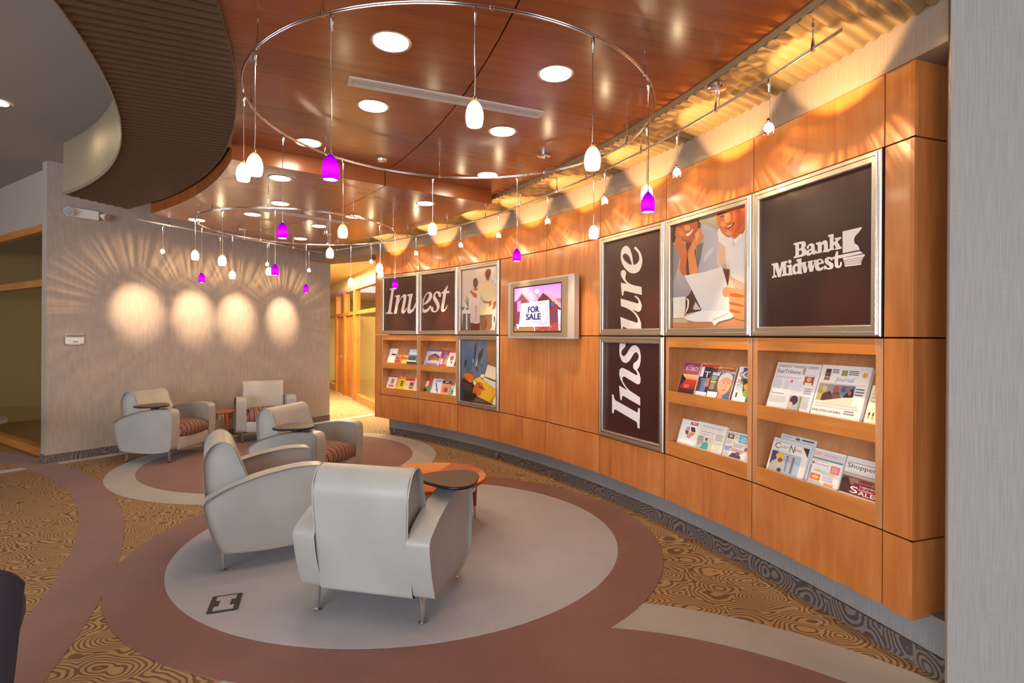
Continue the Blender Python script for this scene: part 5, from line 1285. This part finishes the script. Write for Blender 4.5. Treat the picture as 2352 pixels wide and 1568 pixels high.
# ------------------------------------------------------------------ magazine racks
TILT = math.atan2(0.14, 0.41)
SHELF = {'up': (1.062, 1.47), 'lo': (0.662, 1.035)}
def rack(i, label):
    M, L = facet(i)
    t = thing('magazine_rack', label, 'rack', M, 'wooden magazine racks in the maple wall')
    a, b = G, L - G
    for x0, x1 in ((a, a + 0.036), (b - 0.036, b)):
        m = MB(); m.box(x0, x1, 0, 0.235, Z1 + G, Z2 - G); m.build('side', 'rack_wood', t, bevel=0.0015, seg=1)
    x0, x1 = a + 0.036, b - 0.036
    m = MB(); m.box(x0, x1, 0, 0.235, Z2 - 0.085, Z2 - G); m.build('top_rail', 'maple_rail', t, bevel=0.0015, seg=1)
    for z0, z1 in ((1.035, 1.122), (Z1 + G, 0.732)):
        m = MB(); m.box(x0, x1, 0, 0.018, z0, z1); m.build('shelf_lip', 'maple_rail', t, bevel=0.0015, seg=1)
    for k in ('up', 'lo'):
        zb, ztp = SHELF[k]; zl = zb - 0.02
        m = MB(); m.box(x0, x1, 0.018, 0.235, zl - 0.012, zl); m.build('shelf', 'rack_wood', t)
        yb = 0.05
        m = MB(); m.prism([(yb, zl), (yb + (ztp - zl) * math.tan(TILT), ztp), (0.235, ztp), (0.235, zl)], x0, x1, 'x'); m.build('sloped_back', 'rack_wood', t)
    return t
rack(0, 'magazine rack at the left end of the wall, nearest the corridor')
rack(1, 'second magazine rack from the left, beside the poster of a person writing')
rack(6, 'magazine rack right of the upright lettering poster, with colourful magazines above newspapers')
rack(7, 'widest looking rack at the right end, holding mostly newspapers')
YB = 0.05
def item(i, shelf, u0, u1, h, th, name, label, cat, draw, layer=0, lift=0.0, grp=None, paper='#efece8', w=None):
    """paper leaning on the sloped back of a rack; u0,u1 = photo columns of its bottom corners"""
    M, L = facet(i); p0 = M.translation.xy; xd = Vector((M[0][0], M[1][0])); yd = Vector((M[0][1], M[1][1]))
    q0 = p0 + yd * 0.03
    x0 = ray_line(u0, q0, q0 + xd); x1 = ray_line(u1, q0, q0 + xd)
    x0 = max(x0, 0.045); x1 = min(x1, L - 0.045)
    if w: x1 = x0 + w
    zb = SHELF[shelf][0] - 0.02
    MM = M @ Matrix.Translation((x0, YB - 0.0015 - layer * 0.013, zb + 0.002 + lift)) @ Matrix.Rotation(-TILT, 4, 'X')
    W = x1 - x0
    t = thing(name, label, cat, MM, grp)
    key = 'paper_' + paper
    if key not in MATS: mat(key, paper, 0.7)
    m = MB(); n = max(2, int(th / 0.003))
    for k in range(n):      # sheets slightly out of step
        dx = (random.random() - .5) * 0.004 * (k < n - 1); dz = (random.random()) * 0.003
        m.box(dx, W + dx, -th * (k + 1) / n, -th * k / n, 0, h - dz * (k < n - 1))
    m.build('pages', key, t)
    hid = 0.072 if shelf == 'up' else 0.082      # the part tucked behind the shelf lip stays plain
    A = Art(W, h - hid, None, 0.00006); draw(A); A.build('cover', 'print_matte', t, Matrix.Translation((0, -th - 0.0004, hid)))
    return t
def news(A, mast, mcol='#3a3638', mv=(0.10, 0.20), mu=(0.08, 0.75), bg='#ece6e2'):
    A.uv(0, 0, 1, 1, bg); A.text(mast, mu[0], mv[0], mu[1], mv[1], mcol)
def mag(bg, bits, title=None, tcol='#ffffff', tb=(0.08, 0.05, 0.92, 0.2)):
    def f(A):
        A.uv(0, 0, 1, 1, bg)
        for b in bits: A.uv(*b)
        if title: A.text(title, *tb, tcol)
    return f
NG, MG = 'newspapers in the racks', 'magazines in the racks'
def d_star(A):
    A.uv(0, 0, 1, 1, '#ebe6e8'); A.lines(.05, .06, .40, .11, 2, '#8f8a8c'); A.lines(.42, .06, .72, .11, 2, '#8f8a8c'); A.lines(.74, .06, .98, .12, 2, '#8f8a8c')
    A.uv(.64, .09, .70, .24, '#d89a78'); A.text('StarTribune', .05, .15, .60, .235, '#4a4446'); A.text('Commentary', .64, .22, .94, .26, '#b4c0ae')
    A.uv(.04, .31, .66, .325, '#c6c0c4'); A.uv(.04, .335, .60, .35, '#cfc9cd'); A.uv(.72, .27, .93, .45, '#a4553c'); A.disc(.82, .33, .05, .05, '#e0a488'); A.uv(.75, .40, .9, .45, '#e8d8c8')
    A.lines(.04, .38, .26, .60, 7, '#d2ccd2'); A.lines(.30, .38, .44, .60, 7, '#d2ccd2'); A.uv(.47, .36, .56, .60, '#d9d6ea'); A.uv(.44, .37, .48, .44, '#d86a5a'); A.lines(.58, .40, .72, .62, 6, '#d8d2d4')
    A.lines(.04, .68, .40, .72, 1, '#b0a8b0', .3); A.lines(.04, .75, .46, .90, 4, '#cfc8cf'); A.uv(.50, .70, .74, 1, '#bcb4c4'); A.disc(.62, .80, .09, .10, '#44383e'); A.disc(.56, .90, .06, .06, '#e8b8a4'); A.uv(.74, .70, .78, 1, '#8f9a6a')
    A.lines(.78, .52, .96, .66, 3, '#a89ca0'); A.lines(.80, .70, .95, .96, 8, '#cfc4c0')
def d_journal(A):
    A.uv(0, 0, 1, 1, '#efe8e2'); A.uv(.10, .08, .22, .24, '#7a5a52'); A.disc(.16, .12, .05, .035, '#5a2f3a'); A.uv(.10, .25, .22, .31, '#b0683c'); A.lines(.24, .08, .40, .17, 3, '#5a5458'); A.uv(.44, .09, .56, .20, '#8f9468'); A.lines(.58, .09, .78, .19, 3, '#5a5458'); A.disc(.90, .16, .05, .05, '#e0b040')
    A.text('Journal', .34, .23, .70, .345, '#6a86c4', 0.15); A.uv(.04, .36, .96, .366, '#c87a60')
    A.uv(.04, .38, .78, .72, '#a8a4a0', ('u', '#6a6a84')); A.disc(.13, .50, .08, .10, '#c8a86a'); A.uv(.06, .48, .14, .72, '#b8a45e'); A.disc(.18, .48, .05, .06, '#e8b48c'); A.f = IDQ
    A.poly([(.16, .58), (.30, .52), (.42, .66), (.30, .72), (.14, .72)], '#4a3434'); A.disc(.42, .48, .06, .07, '#b4543c'); A.poly([(.36, .54), (.48, .52), (.56, .64), (.46, .70), (.38, .66)], '#6a4a4c'); A.disc(.56, .46, .05, .06, '#54589a'); A.poly([(.58, .60), (.74, .42), (.78, .56), (.66, .68)], '#2c2438'); A.disc(.70, .52, .035, .045, '#b8643c'); A.poly([(.20, .72), (.60, .62), (.78, .60), (.78, .78), (.20, .80)], '#f0d2bc')
    A.lines(.80, .42, .97, .58, 3, '#7a706c'); A.lines(.06, .76, .94, .86, 2, '#d8c8c0'); A.text('losing scholars and dollars', .03, .88, .62, .955, '#6a5a58'); A.lines(.68, .86, .90, .95, 2, '#8a8490')
def d_county(A):
    A.uv(0, 0, 1, 1, '#ebe0da'); A.uv(0, 0, 1, .10, '#d8d8dc'); A.uv(0, .10, 1, .108, '#8a8488')
    A.text('C', .08, .14, .22, .32, '#3a2c34'); A.text('OUNTY', .23, .21, .48, .29, '#4a3c44'); A.text('N', .50, .14, .63, .34, '#3a2c34'); A.text('EWS', .645, .21, .82, .29, '#4a3c44'); A.f = IDQ
    A.poly([(.83, .12), (1, .12), (1, .38)], '#3c3034'); A.lines(.08, .35, .70, .375, 1, '#b8a8a8')
    A.uv(.05, .40, .86, 1, '#b0a6c0', ('u', '#a4c0d4')); A.uv(.05, .40, .22, .8, '#564a62'); A.poly([(.10, .75), (.24, .62), (.42, .68), (.50, 1), (.08, 1)], '#b4b2aa'); A.disc(.30, .53, .12, .09, '#e6b832'); A.poly([(.20, .52), (.24, .50), (.28, .66), (.22, .66)], '#e2c898'); A.disc(.32, .65, .07, .07, '#94503a')
    for k in range(7): A.poly([(.46 + k * .004, .50 + k * .07), (.50, .46 + k * .07), (.56, .53 + k * .07)], '#645a54')
    for k in range(8): A.poly([(.62, .52 + k * .06), (.67, .46 + k * .06), (.72, .54 + k * .06)], '#8a685c')
    A.disc(.36, .94, .06, .06, '#44405e')
def d_ads(A):
    A.uv(0, 0, 1, 1, '#f2ece8'); A.uv(0, .06, 1, .26, '#dccfd8'); A.text('Lake Country', .34, .11, .80, .19, '#e07a9c', .25); A.uv(.03, .09, .24, .19, '#f0b4ba'); A.uv(0, .26, 1, .31, '#5f9a86'); A.lines(.03, .33, .60, .37, 2, '#e0a09a'); A.disc(.06, .43, .045, .04, '#6a6a6a'); A.text('Furniture', .14, .40, .58, .47, '#8e8e92'); A.uv(.66, .40, .95, .62, '#e87a86'); A.lines(.70, .44, .90, .60, 4, '#f4c0c4')
    A.uv(.04, .54, .60, .545, '#d87a7a'); A.disc(.28, .63, .14, .045, '#e0c890'); A.disc(.48, .65, .12, .05, '#b4dce8'); A.disc(.72, .67, .14, .045, '#ecd49a'); A.uv(.06, .74, .40, .92, '#d8703a'); A.disc(.24, .83, .12, .05, '#f0b878'); A.lines(.48, .75, .86, .90, 5, '#b4b0d4'); A.uv(.56, .92, .86, 1, '#eaa05a'); A.uv(.0, .5, .04, 1, '#9a92a8'); A.lines(.06, .94, .5, 1, 2, '#a8c4a0')
def d_shopper(A):
    A.uv(0, 0, 1, 1, '#ebe2e0'); A.uv(.04, .14, .78, .155, '#8a7a74'); A.uv(.72, .145, .97, .165, '#3c2c2c'); A.text('Shopper', .05, .18, .72, .34, '#3e3434'); A.uv(.95, .28, 1, .42, '#d8cc5a'); A.lines(.08, .38, .9, .42, 2, '#d4c8c4'); A.uv(.0, .44, 1, .452, '#4a3c3a')
    A.uv(0, .455, 1, 1, '#7a5448', ('u', '#8e6a5c')); A.uv(0, .455, 1, .53, '#c4b0a2'); A.f = IDQ
    A.poly([(.0, .62), (.15, .55), (.25, .75), (.3, 1), (0, 1)], '#4a2c30'); A.poly([(.15, .58), (.35, .55), (.42, .68), (.22, .74)], '#a07866'); A.poly([(.42, .56), (.70, .57), (.68, .70), (.45, .70)], '#8a2c34'); A.poly([(.70, .60), (.95, .62), (.95, .80), (.74, .78)], '#94705e')
    A.poly([(.30, .68), (.84, .68), (.86, 1), (.26, 1)], '#84283a'); A.disc(.92, .92, .12, .06, '#d4b89a'); A.text('Legendary', .44, .70, .84, .78, '#f8ece4', .1); A.text('Leather', .44, .785, .76, .85, '#f0d0c4', .1); A.text('S', .24, .78, .42, .955, '#fff6ee'); A.text('ALE', .44, .86, .80, .965, '#fff6ee'); A.text('this Weekend', .44, .63, .72, .665, '#e4a8a0')
def d_reg(A):
    A.uv(0, 0, 1, 1, '#ece4de'); A.lines(.55, .035, .95, .06, 1, '#b0a8b8'); A.text('The Des Moines Register', .18, .10, .90, .21, '#9a8e90'); A.lines(.12, .24, .94, .28, 2, '#d6ccd0'); A.text('TouchPlay bills back', .14, .31, .66, .40, '#7a7074'); A.text('some gamblers say', .14, .41, .62, .49, '#7a7074')
    A.uv(.10, .52, .66, 1, '#c8c4be', ('u', '#dcd4b8')); A.f = IDQ; A.poly([(.12, .54), (.30, .52), (.34, .80), (.14, .94)], '#a9a29a'); A.disc(.42, .62, .045, .06, '#8a4a3a'); A.poly([(.34, .76), (.46, .70), (.54, .82), (.52, 1), (.26, 1)], '#4aa4ae'); A.poly([(.54, .82), (.64, .72), (.62, .92)], '#d8da7a'); A.lines(.70, .34, .95, .60, 5, '#a89ea0'); A.lines(.70, .64, .96, .98, 8, '#ddd2ca')
def d_usa(A):
    A.uv(0, 0, 1, 1, '#ece2dc'); A.uv(0, .06, .9, .085, '#6a9ab8'); A.uv(.02, .11, .24, .30, '#5a3a34'); A.disc(.13, .20, .07, .07, '#e0a080'); A.lines(.27, .12, .40, .28, 4, '#b8b0b0'); A.uv(.42, .09, .80, .38, '#5aaed0'); A.text('USA', .50, .13, .74, .23, '#ffffff'); A.text('TODAY', .45, .25, .77, .34, '#ffffff'); A.lines(.84, .11, 1, .40, 7, '#5a5258')
    A.text('How job cutbacks', .28, .43, .70, .49, '#7a6e72'); A.lines(.28, .51, .62, .60, 3, '#b4a8a8'); A.lines(.02, .36, .22, .50, 4, '#c0b4b4'); A.uv(.02, .62, .20, .80, '#9aa6d8'); A.disc(.22, .62, .04, .03, '#d85a5a'); A.uv(.68, .52, .76, .66, '#b85a4a'); A.uv(.24, .66, .66, .78, '#d4a89a'); A.f = IDQ; A.poly([(.22, 1), (.30, .84), (.46, .80), (.62, .92), (.60, 1)], '#5a4458'); A.disc(.50, .82, .07, .08, '#6a5a86'); A.lines(.80, .48, .97, .72, 4, '#a4989a'); A.lines(.74, .78, .97, .98, 6, '#dcd0c8'); A.lines(.02, .84, .2, .98, 4, '#c8bcc0')
def d_kobo(A):
    A.uv(0, 0, 1, 1, '#a03a72', ('v', '#f08a5a')); A.uv(0, .38, 1, .55, '#ffd890', ('v', '#f8905a')); A.uv(0, .55, 1, 1, '#c8402c', ('v', '#4a1a26')); A.f = IDQ
    A.poly([(0, .35), (.14, .46), (.30, .52), (.30, .60), (.16, .70), (.05, .80), (0, .80)], '#2e2430'); A.poly([(.3, .72), (.6, .70), (.62, .80), (.3, .84)], '#ff5a3c'); A.poly([(.0, .82), (.4, .86), (1, .84), (1, 1), (0, 1)], '#4a2028'); A.text('KOBO!', .16, .12, .92, .26, '#fff0f4'); A.text('NORTH', .24, .065, .60, .10, '#f6c0d8')
def d_ts(A):
    A.uv(0, 0, 1, 1, '#3a3048'); A.uv(0, 0, 1, .08, '#d0403a'); A.uv(0, .08, .18, .40, '#f4ecf4'); A.text('ITs', .12, .22, .80, .40, '#fffaff'); A.uv(.1, .44, .5, .9, '#6a82c4'); A.uv(.4, .42, .75, .7, '#c88a6a'); A.uv(.05, .5, .2, .86, '#6a4430'); A.uv(0, .88, .8, 1, '#f6f2f4')
def d_usn(A):
    A.uv(0, 0, 1, 1, '#3c4258', ('u', '#8a6a66')); A.uv(0, 0, 1, .075, '#e8582c'); A.uv(.25, 0, .42, .075, '#f2b62c'); A.lines(.44, .02, .96, .055, 1, '#ffd060'); A.text('U.S.News', .28, .10, .98, .215, '#f4f8ff'); A.uv(.06, .20, .38, .30, '#d8d8d0'); A.lines(.05, .33, .32, .46, 3, '#e8e4d8'); A.uv(.05, .47, .3, .53, '#e0c040'); A.lines(.06, .55, .30, .76, 5, '#d8b070'); A.uv(.04, .82, .48, 1, '#fbf8f4'); A.f = IDQ
    A.poly([(.46, .96), (.62, .80), (.90, .78), (1, .82), (1, 1), (.44, 1)], '#5a6694'); A.poly([(.54, .84), (.70, .76), (.72, 1), (.5, 1)], '#d88a70'); A.poly([(.38, .50), (.42, .34), (.55, .24), (.74, .22), (.92, .30), (.96, .46), (.92, .66), (.84, .80), (.68, .88), (.52, .82), (.42, .68)], '#f0b090', 4, ('v', '#e89a7c')); A.poly([(.38, .46), (.42, .30), (.56, .21), (.78, .20), (.93, .28), (.95, .40), (.80, .33), (.60, .34), (.46, .46)], '#e8e2dc', 3)
    A.poly([(.56, .50), (.68, .48), (.66, .52)], '#9a5a48'); A.poly([(.78, .49), (.90, .50), (.80, .53)], '#9a5a48'); A.poly([(.60, .72), (.82, .71), (.70, .75)], '#b8604e'); A.poly([(.72, .52), (.78, .64), (.70, .65)], '#dc8e70')
def d_gc(A):
    A.uv(0, 0, 1, 1, '#f4eef2'); A.text('G', .1, .12, .9, .34, '#d88a96'); A.lines(.1, .38, .7, .5, 2, '#d85a7a'); A.lines(.1, .52, .8, .7, 4, '#8a8aa0'); A.uv(.2, .76, .8, .9, '#8a2438')
def d_golf(A):
    A.uv(0, 0, 1, 1, '#3a3a86', ('v', '#e8f0e0')); A.uv(0, .30, 1, .42, '#5a8a3c'); A.uv(.45, 0, 1, .08, '#e0d04a'); A.text('GO', .04, .10, .97, .30, '#f2f4ff'); A.f = IDQ; A.poly([(0, .34), (.15, .40), (.3, .75), (.6, .88), (1, .86), (1, .3), (.6, .36)], '#4a3a30', 3); A.poly([(.25, .5), (.6, .45), (.7, .62), (.4, .66)], '#d88a4a', 3); A.disc(.6, .74, .3, .12, '#7aa84a'); A.disc(.85, .6, .2, .12, '#9a9490'); A.uv(0, .85, .6, 1, '#fbf8f6'); A.uv(.55, .85, 1, 1, '#4a7a3a')
def d_map(A):
    A.uv(0, 0, 1, 1, '#f8f4f4'); A.uv(.56, .06, .98, .18, '#b8386a'); A.uv(.64, .09, .9, .14, '#f4d0de'); A.f = IDQ
    for p, c in (([(.35, .32), (.55, .26), (.6, .42), (.4, .46)], '#c890c4'), ([(.6, .28), (.85, .26), (.95, .44), (.7, .46)], '#4a3438'), ([(.32, .44), (.55, .46), (.55, .6), (.4, .6)], '#6a5a62'), ([(.55, .48), (.95, .46), (.85, .62), (.6, .62)], '#d8925a'), ([(.48, .6), (.8, .62), (.7, .76), (.52, .72)], '#e090a0'), ([(.56, .40), (.72, .42), (.68, .54), (.56, .52)], '#e8d8c0')): A.poly(p, c)
def d_cream(A):
    A.uv(0, 0, 1, 1, '#fbf0d8'); A.lines(.12, .10, .8, .5, 4, '#d8cdb8', .6)
    for k in range(4): A.uv(.14 + k * .2, .72, .22 + k * .2, .86, '#6a3a3a'); A.uv(.14 + k * .2, .80, .22 + k * .2, .90, '#e0a04a')
item(7, 'up', 1753, 1851, 0.360, 0.018, 'newspaper', 'folded white newspaper with a plain dark headline name, top left of the right end rack', 'newspaper', d_star, grp=NG)
item(7, 'up', 1855, 1967, 0.362, 0.022, 'newspaper', 'thick newspaper with a blue gothic title and a large group photo', 'newspaper', d_journal, grp=NG)
item(7, 'up', 1973, 2026, 0.270, 0.010, 'newspaper', 'cream paper with a row of tiny photos, top right of the right end rack', 'newspaper', d_cream, grp=NG, paper='#f6ead0')
item(7, 'lo', 1764, 1842, 0.315, 0.008, 'newspaper', 'grey newspaper standing behind the one with the yellow helmet photo', 'newspaper', lambda A: (A.uv(0, 0, 1, 1, '#dcdfe4'), A.text('Tribune', .06, .03, .34, .075, '#7a7c84'), A.disc(.5, .07, .07, .035, '#6a6c74'), A.uv(.62, .045, .95, .085, '#6a4a50')), 0, grp=NG, paper='#dfe0e4')
item(7, 'lo', 1756, 1838, 0.285, 0.014, 'newspaper', 'newspaper with a photo of a worker in a yellow helmet', 'newspaper', d_county, 1, grp=NG)
item(7, 'lo', 1846, 1914, 0.275, 0.016, 'newspaper', 'advertising paper with pink and red boxes and a green stripe', 'newspaper', d_ads, grp=NG)
item(7, 'lo', 1919, 2022, 0.275, 0.016, 'newspaper', 'shopping paper with a bold title over a dark red leather sofa sale photo', 'newspaper', d_shopper, grp=NG)
item(6, 'up', 1548, 1584, 0.315, 0.006, 'magazine', 'travel magazine with a red and orange sunset cover', 'magazine', d_kobo, grp=MG)
item(6, 'up', 1588, 1627, 0.310, 0.008, 'magazine', 'magazine with bold white letters on dark blue, half covered by its neighbour', 'magazine', d_ts, grp=MG)
item(6, 'up', 1615, 1668, 0.305, 0.006, 'magazine', 'news magazine with a white haired face on its cover', 'magazine', d_usn, 1, grp=MG)
item(6, 'up', 1671, 1702, 0.315, 0.006, 'magazine', 'pale magazine with a big pink letter, behind the golf magazine', 'magazine', d_gc, grp=MG)
item(6, 'up', 1684, 1722, 0.310, 0.006, 'magazine', 'golf magazine with a green and blue cover at the right of its shelf', 'magazine', d_golf, 1, grp=MG)
item(6, 'lo', 1546, 1583, 0.270, 0.005, 'brochure', 'white brochure with a small collage map picture', 'brochure', d_map)
item(6, 'lo', 1585, 1650, 0.275, 0.018, 'newspaper', 'newspaper with a photo of a person in turquoise', 'newspaper', d_reg, grp=NG)
item(6, 'lo', 1653, 1720, 0.255, 0.014, 'newspaper', 'newspaper with a sky blue title box', 'newspaper', d_usa, grp=NG)
def cov(bg, *bits, t=None, tc='#ffffff', tb=(.08, .04, .92, .18)):
    def f(A):
        A.uv(0, 0, 1, 1, bg); A.f = IDQ
        for b in bits:
            if len(b) == 5: A.uv(*b)
            else: A.poly(b[0], b[1])
        if t: A.text(t, *tb, tc)
    return f
F = [  # left pair of racks: facet, shelf, columns, height, thickness, kind, label, cover
 (0, 'up', 881, 902, .305, .004, 'brochure', 'tall plain white brochure at the top left of the leftmost rack', cov('#f8f4f2', (.35, .36, .8, .46, '#7a3a3a'), (.5, .40, .95, .46, '#3a2c30'))),
 (0, 'up', 902, 916, .215, .005, 'magazine', 'short orange magazine beside the plain white brochure', cov('#d87a3a', (.0, .0, 1, .15, '#e8b04a'), (.1, .3, .7, .55, '#6a5a9a'), (.2, .6, .9, .9, '#c83a2c'))),
 (0, 'up', 915, 931, .210, .005, 'magazine', 'short yellow and red magazine in the middle of the leftmost rack', cov('#e8a03a', (.0, .3, 1, .5, '#d84a2c'), (.2, .6, .8, .95, '#f0d070'), (.3, .08, .9, .2, '#f8e8c0'))),
 (0, 'up', 931, 951, .300, .006, 'brochure', 'tall pale brochure with blue tree photo, top right of the leftmost rack', cov('#dce4ee', (.0, .38, 1, .70, '#5a86b4'), (.1, .48, .9, .75, '#4a5a44'), (.0, .84, 1, 1, '#3a2c34'), (.2, .06, .9, .12, '#a8b4c4'))),
 (0, 'up', 946, 958, .190, .005, 'magazine', 'small dark magazine at the right end of the leftmost top shelf', cov('#2e2028', (.2, .1, .8, .5, '#c83a3a'), (.1, .6, .9, .8, '#e8e0e0'))),
 (0, 'lo', 882, 904, .275, .005, 'magazine', 'white magazine with a red figure on the leftmost lower shelf', cov('#f0e4e2', (.0, .0, 1, .08, '#c83a3a'), ([(.4, .2), (.75, .25), (.7, .6), (.4, .62)], '#c87a70'), (.2, .7, .8, .9, '#e06a6a'))),
 (0, 'lo', 904, 925, .285, .006, 'magazine', 'bright yellow magazine with black print on the leftmost lower shelf', cov('#f0b82c', (.0, .0, 1, .16, '#d8402c'), (.3, .3, .8, .8, '#f8d81c'), (.4, .36, .7, .46, '#3a2c1c'), (.4, .5, .7, .6, '#3a2c1c'), (.4, .64, .7, .74, '#3a2c1c'), t='FORTUNE', tc='#fff4d8', tb=(.1, .03, .9, .13))),
 (0, 'lo', 924, 944, .260, .005, 'magazine', 'cream and red striped magazine right of the bright yellow one', cov('#e8d8a8', (.0, .0, 1, .2, '#d83a2c'), (.55, .3, .95, .9, '#c8505a'), (.6, .4, .9, .5, '#3a2a2c'), (.6, .6, .9, .7, '#d8b02c'))),
 (0, 'lo', 943, 958, .275, .005, 'magazine', 'pale pink magazine at the right end of the leftmost lower shelf', cov('#f4dce0', (.2, .05, .7, .2, '#e8b02c'), (.3, .4, .9, .95, '#f0c4cc'))),
 (1, 'up', 969, 1004, .310, .006, 'magazine', 'home magazine with a gabled house on its cover', cov('#c8bcd4', (.0, .0, 1, .12, '#8a5a8a'), ([(.2, .42), (.6, .28), (.95, .5), (.95, .7), (.2, .7)], '#9a6a52'), ([(.15, .42), (.6, .25), (1, .48), (.9, .5), (.6, .34)], '#3a2c2c'), (.4, .66, .8, .86, '#e8b89a'), (.1, .86, .9, 1, '#7a86c4'), t='HOUSE', tc='#ffffff', tb=(.3, .13, .95, .24))),
 (1, 'up', 1003, 1024, .300, .006, 'magazine', 'red and violet magazine right of the gabled house one', cov('#c83a4a', (.3, .1, .6, .9, '#8a7ac0'), (.6, .3, .95, .9, '#e8a83a'), (.05, .5, .3, .9, '#e8c0b0'))),
 (1, 'up', 1022, 1038, .300, .006, 'magazine', 'white magazine with a red headed cover in the second rack', cov('#f0e8ea', (.0, .0, 1, .12, '#d8504a'), ([(.3, .35), (.7, .3), (.8, .6), (.3, .62)], '#d85a4a'), (.5, .66, .7, .8, '#3a2c34'))),
 (1, 'up', 1037, 1049, .310, .006, 'magazine', 'green cornered magazine at the right end of the second rack', cov('#d4c4bc', (.3, .0, 1, .2, '#2c7a4a'), ([(.4, .35), (.8, .35), (.8, .8), (.4, .8)], '#b89a90'), (.1, .7, .5, .95, '#5a4a44'))),
 (1, 'lo', 970, 984, .285, .005, 'magazine', 'red and green magazine at the left of the second rack, lower shelf', cov('#d84a4a', (.0, .2, .5, .6, '#e8d4d0'), (.4, .5, .9, .95, '#5a9a4a'), (.0, .75, .4, .95, '#2c2c34'))),
 (1, 'lo', 984, 1007, .290, .005, 'magazine', 'white magazine with a dark crossed object on its cover', cov('#ece8f0', ([(.25, .28), (.35, .28), (.72, .95), (.66, .97)], '#2c2c34'), ([(.45, .75), (.6, .65), (.65, .75), (.5, .85)], '#7a8a5a'), (.2, .06, .95, .2, '#b4b4d4'))),
 (1, 'lo', 1007, 1027, .275, .005, 'magazine', 'orange magazine with a dark top band in the second rack', cov('#e89a6a', (.0, .0, 1, .2, '#4a3050'), (.3, .05, .7, .12, '#f4ecf0'), ([(.3, .5), (.7, .45), (.8, .85), (.25, .85)], '#d8503a'), (.5, .6, .75, .8, '#5a4a7a'))),
 (1, 'lo', 1026, 1041, .215, .005, 'magazine', 'short teal magazine in the second rack', cov('#8ac4b4', (.0, .0, 1, .25, '#c8e0c0'), (.3, .5, .8, .9, '#3a8a8a'), (.1, .3, .6, .4, '#e8d070'))),
 (1, 'lo', 1036, 1049, .270, .004, 'brochure', 'plain white brochure at the right end of the second rack', cov('#f8f6f4')),
]
for n_, (i, sh, u0, u1, h, th, nm, lab, dr) in enumerate(F):
    item(i, sh, u0, u1, h, th, nm, lab, nm, dr, layer=n_ % 2, grp=MG if nm == 'magazine' else None)
